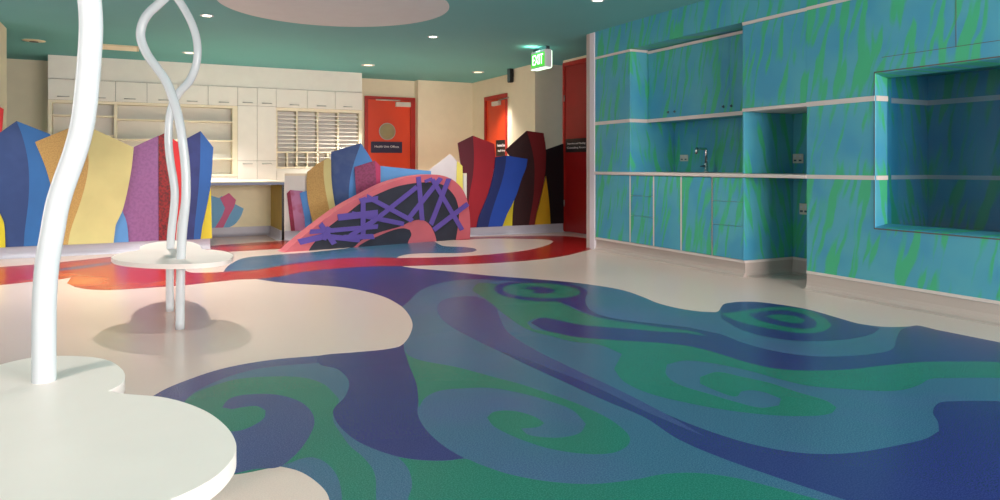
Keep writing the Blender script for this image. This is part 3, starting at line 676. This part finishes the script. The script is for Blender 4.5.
# door_3, full height next to the post
b = NB(); box(b, XR - .01, 9.68, 0, XR + .15, 9.74, 2.66); box(b, XR - .01, 8.2, 0, XR + .15, 8.26, 2.66); box(b, XR - .01, 8.26, 2.60, XR + .15, 9.68, 2.66)
d3 = struct('door_3', b, 'doorframe')
b = NB(); box(b, XR, 8.262, .01, XR + .05, 9.678, 2.598, .003); finish('leaf', b, 'dred', d3)
for z in (.45, 2.1):
    b = NB(); tube(b, [Vector((XR - .016, 9.68, z - .05)), Vector((XR - .016, 9.68, z + .05))], .01, 10); finish('hinge', b, 'steel_m', d3)
sg = Px(577, 145.3, XR)
wallsign('black sign with two lines of lettering on the deep red door beside the post', (XR - .001, sg.y, sg.z), (-1, 0, 0), .62, .21, [('Interview and Meeting', .03, .50, .035), ('Consulting Room', -.035, .52, .035)], 'black')
# speaker box on the wall column's far edge
p = Px(510.5, 75, 5.70)
t = thing('wall_speaker', 'small black speaker box high on the cream wall near the exit sign', 'speaker', (5.70, p.y, p.z))
b = NB(); box(b, 5.665, p.y - .05, p.z - .13, 5.735, p.y + .05, p.z + .13, .01); finish('cabinet', b, 'black', t)
b = NB(); box(b, 5.660, p.y - .042, p.z - .115, 5.666, p.y + .042, p.z + .115, .002); finish('grille', b, 'knob', t)
b = NB(); box(b, 5.735, p.y - .02, p.z - .03, XR, p.y + .02, p.z + .03); finish('bracket', b, 'black', t)

# ================================================================== RECEPTION DESK
DX0, DX1, DYF, DYB = .42, 1.815, 10.35, 11.3
t = thing('reception_desk', 'low reception desk opening with blue-grey top and yellow sides', 'desk', ((DX0 + DX1) / 2, 10.8, 0))
b = NB(); box(b, DX0, DYF - .02, .775, DX1, DYB + .45, .81, .004); finish('desk_top', b, 'deskgrey', t)
b = NB(); box(b, DX0, DYF - .012, .81, DX1, DYB + .45, .822); finish('top_lining', b, 'cabedge', t)
b = NB(); box(b, DX0, DYB, 0, DX1, DYB + .03, .775); finish('back_panel', b, 'deskback', t)
b = NB(); box(b, DX1 - .03, DYF + .02, 0, DX1, DYB, .775); finish('side_panel', b, 'olive', t)
b = NB(); box(b, DX1 - .032, DYF - .01, 0, DX1, DYF + .02, .775, .003); finish('edge_post', b, 'black', t)
b = NB(); box(b, DX0, DYF + .1, 0, DX0 + .03, DYB, .775); finish('side_panel', b, 'olive', t)
b = NB(); cove(b, (DX0, DYB, 0), (DX1, DYB, 0), (0, -1, 0)); cove(b, (DX1 - .03, DYF + .02, 0), (DX1 - .03, DYB, 0), (-1, 0, 0)); finish('kick_skirting', b, 'lilac', t)

# ================================================================== PAINTED CRYSTAL BOARDS
def board(label, proj, n, facets, off=0.0, th=.016, group='painted crystal boards', zmin=.13, corner=27, name='crystal_board', snap=.26, cat='crystal board'):
    """facets: (part name, pixel outline, material). n points towards the viewer"""
    n = Vector(n).normalized(); t = None
    W = []
    for pn, poly, mat in facets:
        q = [proj(p.x, p.y, off) for p in smooth(poly, True, 5, corner)]
        q2 = []
        for v in q:
            if v.z < snap: v = Vector((v.x, v.y, zmin))
            if not q2 or (v - q2[-1]).length > 1e-4: q2.append(v)
        if (q2[0] - q2[-1]).length < 1e-4: q2.pop()
        W.append(q2)
    cx = sum((sum((v for v in q), Vector()) / len(q) for q in W), Vector()) / len(W)
    t = thing(name, label, cat, (cx.x, cx.y, zmin), group)
    for (pn, poly, mat), q in zip(facets, W):
        b = NB(); prism(b, q, -n * th); o = finish(pn, b, mat, t)
    return t
def PL(x, y, off): return Py(x, y, 9.70 - off)
NL = (0, -1, 0)
board('red crystal board at the far left edge beside the dark blue one', PL, NL, [('front_facet', [(-40, 118), (-12, 101), (3.6, 109), (1.5, 133), (-8, 180), (-12, 258), (-42, 260)], 'b_red')], .00)
board('small yellow crystal board low at the far left edge', PL, NL, [('front_facet', [(-30, 215), (-16, 200), (0, 214), (4, 224), (6.3, 260), (-30, 260)], 'b_lemon')], .042)
board('wide dark and mid blue crystal board left of the yellow one', PL, NL, [
    ('side_facet', [(-18, 145), (16.5, 121), (22, 135), (27, 155), (29, 175), (28.5, 200), (25.5, 225), (21, 262), (-18, 262)], 'b_navyface'),
    ('front_facet', [(16.5, 121), (50, 134), (60, 165), (62, 200), (60, 225), (55, 262), (21, 262), (25.5, 225), (28.5, 200), (29, 175), (27, 155), (22, 135)], 'b_blue')], .022)
board('largest pale yellow crystal board with an ochre left side', PL, NL, [
    ('side_facet', [(35, 142), (81, 123), (87, 145), (88.5, 165), (85.5, 184), (79.5, 205), (72, 226), (62, 262), (48, 262), (53, 225), (54, 205), (51, 187), (45, 166)], 'b_ochre'),
    ('front_facet', [(81, 123), (133.6, 147.5), (131, 172), (123, 209), (115.5, 226), (107, 258), (62, 262), (72, 226), (79.5, 205), (85.5, 184), (88.5, 165), (87, 145)], 'b_yellow')], .044)
board('small light blue crystal board low between the pale yellow and mauve ones', PL, NL, [('front_facet', [(103, 258), (112, 215), (121.6, 209), (127, 224), (130, 256)], 'b_lblue')], .022)
board('mauve crystal board with a mottled surface beside the red one', PL, NL, [('front_facet', [(133.8, 147), (158.5, 135.5), (159, 256), (126, 257), (124, 222), (118, 205), (127, 185), (131.5, 168)], 'b_mauve')], .00)
board('bright red crystal board with a dark speckled side behind the white poles', PL, NL, [
    ('side_facet', [(158.6, 136), (164.5, 133), (170, 145), (172.5, 165), (172, 200), (166, 255), (159, 256)], 'b_dred'),
    ('front_facet', [(164.5, 133), (178.5, 142.6), (181, 168), (181, 200), (177, 225), (172, 255), (166, 255), (172, 200), (172.5, 165), (170, 145)], 'b_red')], .020)
board('navy and royal blue crystal board at the desk end of the left row', PL, NL, [
    ('side_facet', [(184, 140), (200.5, 131), (200, 165), (197.5, 200), (191, 252), (184, 253)], 'b_navy'),
    ('front_facet', [(200.5, 131), (213.4, 147.5), (211, 182), (208, 200), (203.5, 221), (196, 252), (191, 252), (197.5, 200), (200, 165)], 'b_royal')], .042)
board('small lemon triangle board below the royal blue crystal by the desk', PL, NL, [('front_facet', [(211, 188), (212, 250), (190, 252), (200, 221), (206, 200)], 'b_lemon')], .020)
# desk-front group
def PM(x, y, off):
    o = nAB * off
    return Pv(x, y, A0 + o, B0 + o)
board('small crimson and lilac crystal board at the desk corner', PM, nAB, [
    ('side_facet', [(286.8, 193.5), (290, 190), (292, 205), (297, 245), (291, 246)], 'b_crim'),
    ('front_facet', [(290, 190), (302.6, 191), (304, 205), (308, 222), (311, 244), (297, 245), (292, 205)], 'b_crimlilac')], .026)
board('narrow light blue crystal board between the crimson and ochre ones', PM, nAB, [('front_facet', [(299.7, 193), (307.5, 190.5), (309, 205), (315, 244), (309, 244), (304.5, 218)], 'b_sky')], .048)
board('ochre and pale yellow crystal board rising beside the pink cave tip', PM, nAB, [
    ('side_facet', [(306.4, 180), (307.4, 172), (317, 164), (324, 160), (323.5, 172), (325.4, 190), (330, 212.5), (336, 243), (319, 244), (311, 215), (307.5, 199)], 'b_ochre'),
    ('front_facet', [(324, 160), (328, 158), (331, 160), (331.5, 180), (334, 200), (338, 220), (344, 242), (336, 243), (330, 212.5), (325.4, 190), (323.5, 172)], 'b_yellow')], .070)
board('tall blue crystal board with a pointed top in front of the pigeonholes', PM, nAB, [
    ('side_facet', [(331, 152), (361, 143), (353, 166), (349.3, 185), (349, 205), (352, 241), (343, 242), (335.5, 210.6), (332, 188), (331, 172)], 'b_deepblue'),
    ('front_facet', [(361, 143), (372, 160.5), (380, 180), (380, 241), (352, 241), (349, 205), (349.3, 185), (353, 166)], 'b_sky')], .026)
board('plum and pink block-shaped crystal board behind the pink cave', PM, nAB, [
    ('side_facet', [(354.4, 167), (375, 160.5), (376.5, 186), (377, 240), (360, 241), (357, 205)], 'b_plum'),
    ('front_facet', [(375, 160.5), (380.5, 166), (380.5, 240), (377, 240), (376.5, 186)], 'b_pink')], .070)
board('long flat light blue crystal board behind the top of the pink cave', PM, nAB, [('front_facet', [(379, 165.8), (431, 171), (433, 238), (379, 240)], 'b_lblue')], .048)
board('silver grey pointed crystal board behind the pink cave', PM, nAB, [('front_facet', [(424, 174), (450, 154), (457.5, 161.5), (459, 190), (459, 236), (424, 238)], 'b_silver')], .026)
board('narrow pale lemon crystal board between the silver and crimson ones', PM, nAB, [('front_facet', [(457, 161), (462.5, 166), (463, 185), (463, 236), (455, 236)], 'b_palelemon')], .048)
def PR(x, y, off): return Py(x, y, 9.70 - off)
board('tall crimson crystal board with a wine side right of the pink cave', PR, NL, [
    ('side_facet', [(458, 143), (473, 135.6), (474, 156), (473, 175), (469.5, 195), (465, 238), (459, 238), (462, 180)], 'b_wine'),
    ('front_facet', [(473, 135.6), (494.4, 144), (495.5, 158), (493.7, 170), (488.4, 194.4), (481, 213), (471, 238), (465, 238), (469.5, 195), (473, 175), (474, 156)], 'b_crimson')], .042)
board('navy and bright blue crystal board leaning right of the crimson one', PR, NL, [
    ('side_facet', [(495.6, 157), (506.4, 155.6), (505, 168), (501.6, 182.4), (494.4, 204), (484, 238), (470, 238), (481, 212), (489, 192), (494, 172)], 'b_navy2'),
    ('front_facet', [(506.4, 155.6), (527.5, 159), (526, 168), (522, 178), (514.8, 199), (494, 238), (484, 238), (494.4, 204), (501.6, 182.4), (505, 168)], 'b_blue2')], .064)
board('small lemon triangle board right of the bright blue crystal', PR, NL, [('front_facet', [(515.4, 198), (514.5, 215), (513.4, 236), (492, 238), (504, 217)], 'b_lemon')], .020)
board('tall maroon crystal board with a dark red face under the exit sign', PR, NL, [
    ('side_facet', [(505.5, 150), (526.8, 130.8), (531, 145), (534, 160), (534.6, 176), (532.8, 202), (526, 236), (512, 236), (514.5, 202), (520, 183), (526, 165), (512, 158)], 'b_maroon'),
    ('front_facet', [(526.8, 130.8), (543.6, 133), (546, 150), (544.8, 176), (540, 199), (531, 235), (526, 236), (532.8, 202), (534.6, 176), (534, 160), (531, 145)], 'b_dkred')], .042)
board('golden yellow triangle board between the dark red and black crystals', PR, NL, [('front_facet', [(546, 176), (549, 200), (551.5, 234), (530, 236), (538, 210)], 'b_gold')], .020)
board('black crystal board beside the deep red door', PR, NL, [('front_facet', [(545, 150), (563.4, 143.6), (565, 234), (550.5, 235), (548, 200), (545.5, 180)], 'b_black')], .0)
# little painted crystals: flat decoration on the desk's back panel
dk = bpy.data.objects['reception_desk']
for q, mat, off, lb in (([(209, 195), (219, 198), (222, 196), (226, 206), (223, 216), (216, 228.4), (209, 228)], 'd_sky', .001, 'sky blue crystal'),
                        ([(220, 198), (229, 193), (236, 200), (234, 207), (229.5, 215), (223, 228), (214.6, 228.6), (222, 216), (225, 208)], 'd_rose', .004, 'rose crystal stripe'),
                        ([(235, 204), (243.6, 208.6), (241, 216), (235, 224), (227, 228.2), (222, 228.4), (229.5, 215)], 'd_sky', .001, 'sky blue crystal wedge')):
    b = NB(); prism(b, [Py(p.x, p.y, DYB - .001 - off) for p in smooth(q, True, 5, 27)], Vector((0, .0012, 0))); finish('painted_crystal', b, mat, dk)['label'] = lb

# ================================================================== PINK CAVE
CA, CB = Vector((1.57, 8.90, 0)), Vector((4.22, 9.36, 0))
dC = (CB - CA).normalized(); nC = Vector((dC.y, -dC.x, 0)); nC = nC if nC.y < 0 else -nC
def PC(p, off=0.0):
    v = Pv(p[0], p[1], CA + nC * off, CB + nC * off)
    return v
def cloop(poly, off, sm=True, corner=50):
    q = smooth(poly, True, 6, corner) if sm else [Vector(p) for p in poly]
    out = []
    for p in q:
        v = PC((p.x, p.y), off)
        if v.z < .012: v.z = 0.0
        if not out or (v - out[-1]).length > 1e-4: out.append(v)
    return out
t = thing('cave_tunnel', 'pink arched cave panel with dark openings and criss-cross purple bars on the floor', 'play cave', ((CA.x + CB.x) / 2, (CA.y + CB.y) / 2, 0))
OUT = [(283.5, 253.5), (300, 239), (318, 224.5), (340, 208.5), (365, 194.5), (387, 183.5), (410, 177), (430, 174.5), (445, 176.3), (457, 183), (465, 194), (469, 209), (470.3, 225), (470, 240), (437, 243), (407, 246), (365, 249.5), (330, 254)]
b = NB(); prism(b, cloop(OUT, 0), -nC * .22); finish('body', b, 'cave_pink', t)
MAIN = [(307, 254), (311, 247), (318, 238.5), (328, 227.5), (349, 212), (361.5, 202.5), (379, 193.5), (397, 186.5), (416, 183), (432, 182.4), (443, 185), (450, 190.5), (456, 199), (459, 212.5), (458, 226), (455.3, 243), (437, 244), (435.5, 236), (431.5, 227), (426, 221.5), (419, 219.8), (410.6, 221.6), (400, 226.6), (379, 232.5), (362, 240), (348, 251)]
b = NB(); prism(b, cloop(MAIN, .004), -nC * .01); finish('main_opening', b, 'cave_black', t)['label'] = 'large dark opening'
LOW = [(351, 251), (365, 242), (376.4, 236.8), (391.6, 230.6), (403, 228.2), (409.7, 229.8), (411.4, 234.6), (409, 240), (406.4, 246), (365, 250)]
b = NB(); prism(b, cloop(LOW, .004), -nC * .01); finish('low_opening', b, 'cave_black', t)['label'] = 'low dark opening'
bars = [((418.6, 176.8), (422.3, 220.4), 4.6), ((441, 178), (409.4, 217.6), 4.6), ((417, 187), (364, 229), 4.4), ((367, 196.5), (412.5, 220.8), 4.6), ((352, 213.5), (404, 224), 4.6),
        ((432.5, 179.5), (462.3, 230), 4.4), ((449, 178.6), (431, 224.4), 4.6), ((433.8, 230), (468, 203.8), 4.6), ((363.2, 197.5), (363.2, 239), 4.8), ((338, 217.5), (378, 213), 6.5),
        ((360, 201), (378, 198.6), 5.0), ((299, 242.2), (327, 235.6), 6.0), ((323, 236), (360, 240), 5.2), ((310, 231.8), (334, 230.4), 4.6), ((330, 230.6), (378, 226.5), 4.4), ((320.5, 224), (334.5, 244), 5.4),
        ((380, 217), (350, 236), 4.4), ((343, 237.5), (374, 236.5), 5.0), ((425, 181.6), (432.5, 178.6), 3.2), ((324, 240), (329, 227), 4.4)]
for i, (p, q, w) in enumerate(bars):
    P0, P1 = Vector(p), Vector(q); d = (P1 - P0).normalized(); nn = Vector((-d.y, d.x)) * w / 2
    sk = random.uniform(-.5, .5)
    poly = [P0 + nn - d * sk * w * .4, P1 + nn + d * sk * w * .3, P1 - nn - d * sk * w * .3, P0 - nn + d * sk * w * .4]
    b = NB(); prism(b, [PC((v.x, v.y), .012 + .0006 * i) for v in poly], -nC * .008); finish('lattice_bar', b, 'cave_purple', t)

# ================================================================== CLOUD TABLES WITH CURVED POLES
def cloud(outline, z, th):
    b = NB(); q = smooth(outline, True, 8, 70)
    prism(b, [Pz(p.x, p.y, z) for p in q], Vector((0, 0, -th)))
    return b
def rim_bevel(o, w):
    m = o.modifiers.new('soft_edge', 'BEVEL'); m.width = w; m.segments = 2; m.limit_method = 'ANGLE'; m.angle_limit = math.radians(50)
def pole(pts, depth, r, parent, foot):
    q = [Pd(x, y, depth if not callable(depth) else depth(y)) for x, y in pts]
    q[0] = foot; q = spline3(q, 6)
    b = NB(); tube(b, q, r, 20); o = finish('pole', b, 'white', parent)
    return o
ZN = .50
near_c = Pz(44, 381, ZN)
t = thing('cloud_table', 'large white cloud-shaped low table in the foreground with one curving white pole', 'table', (near_c.x, near_c.y, 0), 'white cloud tables with curved poles')
o = finish('table_top', cloud([(-60, 392), (-20, 372), (0, 364.5), (36, 357), (78, 356), (108, 360), (122, 369), (125, 376), (121, 384), (108, 391), (124, 393.5), (168, 398), (204, 410), (226, 426), (236, 443), (233, 458), (212, 479), (168, 501), (100, 530), (0, 555), (-90, 545), (-150, 500), (-110, 430)], ZN, .034), 'whitetop', t); rim_bevel(o, .004)
dn = near_c.x * FX + near_c.y * FY
foot = Vector((near_c.x, near_c.y, .0))
pole([(44, 450), (44, 381), (44, 340), (44.5, 300), (47, 265), (52, 235), (58, 203), (66, 178), (73.3, 158), (79.3, 138), (83.5, 118), (87.6, 82), (90, 50), (91, 25), (89.5, 0), (84, -40), (76, -80), (70, -130), (74, -180), (86, -230), (94, -280), (90, -340), (82, -400), (82, 165 - 720 * (CEIL - HC) / dn)], dn, .0275, t, foot)
f1, f2 = Pz(180, 329, 0), Pz(170, 311, 0)
t = thing('cloud_table', 'smaller white cloud-shaped low table carried on two twisting white poles', 'table', (f1.x, (f1.y + f2.y) / 2, 0), 'white cloud tables with curved poles')
o = finish('table_top', cloud([(111, 257), (116, 254.3), (126, 252), (139, 249.8), (140.5, 246.6), (150, 243.3), (165, 241.3), (180, 240.8), (193, 242.4), (200, 245.6), (202.5, 249), (215, 249.8), (227, 251.8), (233.5, 255), (231, 258.6), (222, 261.2), (205, 263.2), (178, 264.2), (150, 263.7), (128, 262), (115, 259.7)], .45, .03), 'whitetop', t); rim_bevel(o, .004)
d1_ = f1.x * FX + f1.y * FY; d2_ = f2.x * FX + f2.y * FY
yc1, yc2 = 165 - 720 * (CEIL - HC) / d1_, 165 - 720 * (CEIL - HC) / d2_
pole([(180, 329), (180.3, 290), (181, 256), (182.6, 230), (184.6, 212), (186, 195), (185.6, 170), (183, 145), (179.4, 122), (174.5, 103), (166.5, 82), (157, 68), (147, 54), (140.8, 38), (142, 25), (148, 14), (158, 4.5), (170, -7), (180, -20), (187, -36), (190, -56), (188, yc1)], d1_, .028, t, f1)
pole([(170, 311), (170, 280), (170.3, 255), (171.4, 232), (173.6, 212), (174.8, 195), (173.8, 182), (171, 165), (168.8, 147), (168.6, 130), (171, 110), (178, 94), (189, 81.5), (195.5, 67), (197.6, 52), (196.4, 38), (192, 24), (185.5, 11), (178.5, 0), (169, -12), (161, -28), (158, yc2)], d2_, .0275, t, f2)

# ================================================================== CEILING FITTINGS
GL = 'ceiling downlights'
def downlight(x, y, label, power, glow='lamp', rad=1.0, ang=100):
    t = thing('downlight', label, 'downlight', (x, y, CEIL), GL)
    b = NB()
    prof = [(.046, -.001), (.046, -.006), (.066, -.008), (.07, -.004), (.07, 0.0)]
    tt = bmesh.new(); seg = 28; rings = [[tt.verts.new((x + rad * r * math.cos(2 * math.pi * k / seg), y + rad * r * math.sin(2 * math.pi * k / seg), CEIL + h)) for k in range(seg)] for r, h in prof]
    for A_, B_ in zip(rings, rings[1:]):
        for k in range(seg): tt.faces.new((A_[k], A_[(k + 1) % seg], B_[(k + 1) % seg], B_[k]))
    merge(b, tt); finish('trim_ring', b, 'white', t)
    b = NB(); lathe(b, (x, y, CEIL - .003), [(.046 * rad, 0), (.046 * rad, .002)], 24); finish('bulb', b, glow, t)
    if power:
        L = bpy.data.lights.new('downlight_beam', 'SPOT'); L.energy = power; L.color = (1, .91, .82); L.spot_size = math.radians(ang); L.spot_blend = .6; L.shadow_soft_size = .06
        lo = bpy.data.objects.new('downlight_beam', L); C.objects.link(lo); lo.location = (x, y, CEIL - .02)
    return t
downlight(.67, 8.55, 'lit downlight left of the pale ceiling disc', 190)
downlight(3.38, 8.66, 'lit downlight right of the pale ceiling disc, nearest to it', 190)
downlight(.67, 11.5, 'lit downlight in front of the cream overhead doors', 460, glow='lampdim', rad=1.6)
downlight(3.38, 11.6, 'lit downlight over the red door and pigeonholes', 420, glow='lampdim', rad=1.6)
downlight(5.38, 11.6, 'faint downlight near the far corner above the crimson board', 220, glow='lampdim', rad=1.6)
downlight(4.1, 6.0, 'downlight close to the seaweed cupboards, at the top edge of the photo', 85)
downlight(.25, 6.95, 'downlight above the smaller cloud table', 330, ang=112)
downlight(-1.6, 8.5, 'downlight in front of the wide blue board', 170)
downlight(.9, 3.7, 'added unseen downlight over the cream floor before the smaller cloud table', 95, ang=105)  # added fill for the mid floor, out of view
downlight(-.65, 1.6, 'added unseen downlight straight above the foreground cloud table', 84, ang=86)  # added overhead fill to brighten the near table top, out of view
downlight(3.2, 4.2, 'added unseen downlight above the middle of the blue floor', 70, ang=84)  # made-up fitting, narrow cone lifts the near blue floor
# slot diffuser and round exhaust
t = thing('slot_diffuser', 'long cream slot air diffuser in the teal ceiling near the storage wall', 'air diffuser', (-.25, 11.4, CEIL))
p0, p1 = Pz(102, 46, CEIL), Pz(136, 48, CEIL)
b = NB(); box(b, -.50, 11.18, CEIL - .014, .0, 11.62, CEIL, .004); finish('frame', b, 'vent', t)
for i in range(5):
    b = NB(); box(b, -.47, 11.24 + i * .075, CEIL - .022, -.03, 11.25 + i * .075 + .03, CEIL - .012); finish('blade', b, 'cabedge', t)
vx = Pz(34, 40.6, CEIL)
t = thing('ceiling_vent', 'round cream ceiling vent near the left end of the storage wall', 'vent', (vx.x, vx.y, CEIL))
b = NB(); lathe(b, (vx.x, vx.y, CEIL - .012), [(.075, 0), (.135, .008), (.135, .012)], 28); finish('rim', b, 'vent', t)
b = NB(); lathe(b, (vx.x, vx.y, CEIL - .02), [(.05, 0), (.055, .006), (.02, .009)], 24); finish('centre_cone', b, 'gap', t)
# exit sign
ex = Px(530.8, 60, 5.0); ex2 = Px(544.8, 60, 5.0)
EY0, EY1 = ex2.y, ex.y
t = thing('exit_sign', 'lit green exit sign hanging from the teal ceiling beside the end post', 'exit sign', (5.05, (EY0 + EY1) / 2, 2.4))
b = NB(); box(b, 5.004, EY0, 2.405, 5.11, EY1, 2.655, .008); finish('housing', b, 'white', t)
b = NB(); box(b, 5.0, EY0 + .012, 2.425, 5.006, EY1 - .012, 2.62, .002); finish('green_face', b, 'exit_green', t)
text_mesh('EXIT', .12, t, 'exit_white', facing(Vector((4.998, (EY0 + EY1) / 2, 2.52)), (-1, 0, 0)), fit=(.29, .14), ext=.004)
b = NB(); box(b, 5.0, EY0 + .004, 2.396, 5.11, EY1 - .004, 2.407, .003); box(b, 5.11, EY0 + .01, 2.41, 5.125, EY1 - .01, 2.64, .003); finish('light_edge', b, 'exit_white', t)
b = NB(); box(b, 5.03, EY0 + .02, 2.655, 5.09, EY1 - .02, CEIL, .004); finish('ceiling_mount', b, 'knob', t)
L = bpy.data.lights.new('exit_glow', 'AREA'); L.energy = 1.2; L.color = (.6, 1, .75); L.size = .3; L.size_y = .1; L.shape = 'RECTANGLE'
lo = bpy.data.objects.new('exit_glow', L); C.objects.link(lo); lo.location = (4.97, (EY0 + EY1) / 2, 2.64); lo.rotation_euler = (math.pi, 0, 0)

# ================================================================== LIGHT
W = bpy.data.worlds.new('sky'); bpy.context.scene.world = W; W.use_nodes = True
bg = W.node_tree.nodes['Background']; bg.inputs[0].default_value = (.62, .78, 1, 1); bg.inputs[1].default_value = .25
def window_light(loc, rot, w, h, e, col=(.82, .9, 1)):
    L = bpy.data.lights.new('daylight', 'AREA'); L.shape = 'RECTANGLE'; L.size = w; L.size_y = h; L.energy = e; L.color = col
    o = bpy.data.objects.new('daylight', L); C.objects.link(o); o.location = loc; o.rotation_euler = rot
for x, w in ((2.4, 1.8), (4.25, 1.5)): window_light((x, -2.9, 1.5), (math.radians(90), 0, 0), w, 1.95, 175 * w, (1, .875, .84))
window_light((-2.4, -2.9, 1.5), (math.radians(90), 0, 0), 2.0, 1.95, 100, (1, .9, .88))
for y, e in ((.2, 8), (3.3, 8), (6.4, 80)): window_light((-4.5, y, 1.5), (math.radians(90), 0, math.radians(-90)), 2.8, 1.95, e, (1, .9, .88))

# ================================================================== CAMERA
cam = bpy.data.cameras.new('camera'); co = bpy.data.objects.new('camera', cam); C.objects.link(co)
cam.sensor_width = 36; cam.sensor_fit = 'HORIZONTAL'; cam.lens = 36 * f / 1000; cam.shift_y = -(250 - HZ) / 1000
co.location = (0, 0, HC); co.rotation_euler = (math.radians(90), 0, -TH); cam.clip_start = .05
S = bpy.context.scene; S.camera = co
S.view_settings.view_transform = 'Standard'; S.view_settings.look = 'None'; S.view_settings.exposure = 0.12; S.view_settings.gamma = 1.0
S.view_settings.use_curve_mapping = False
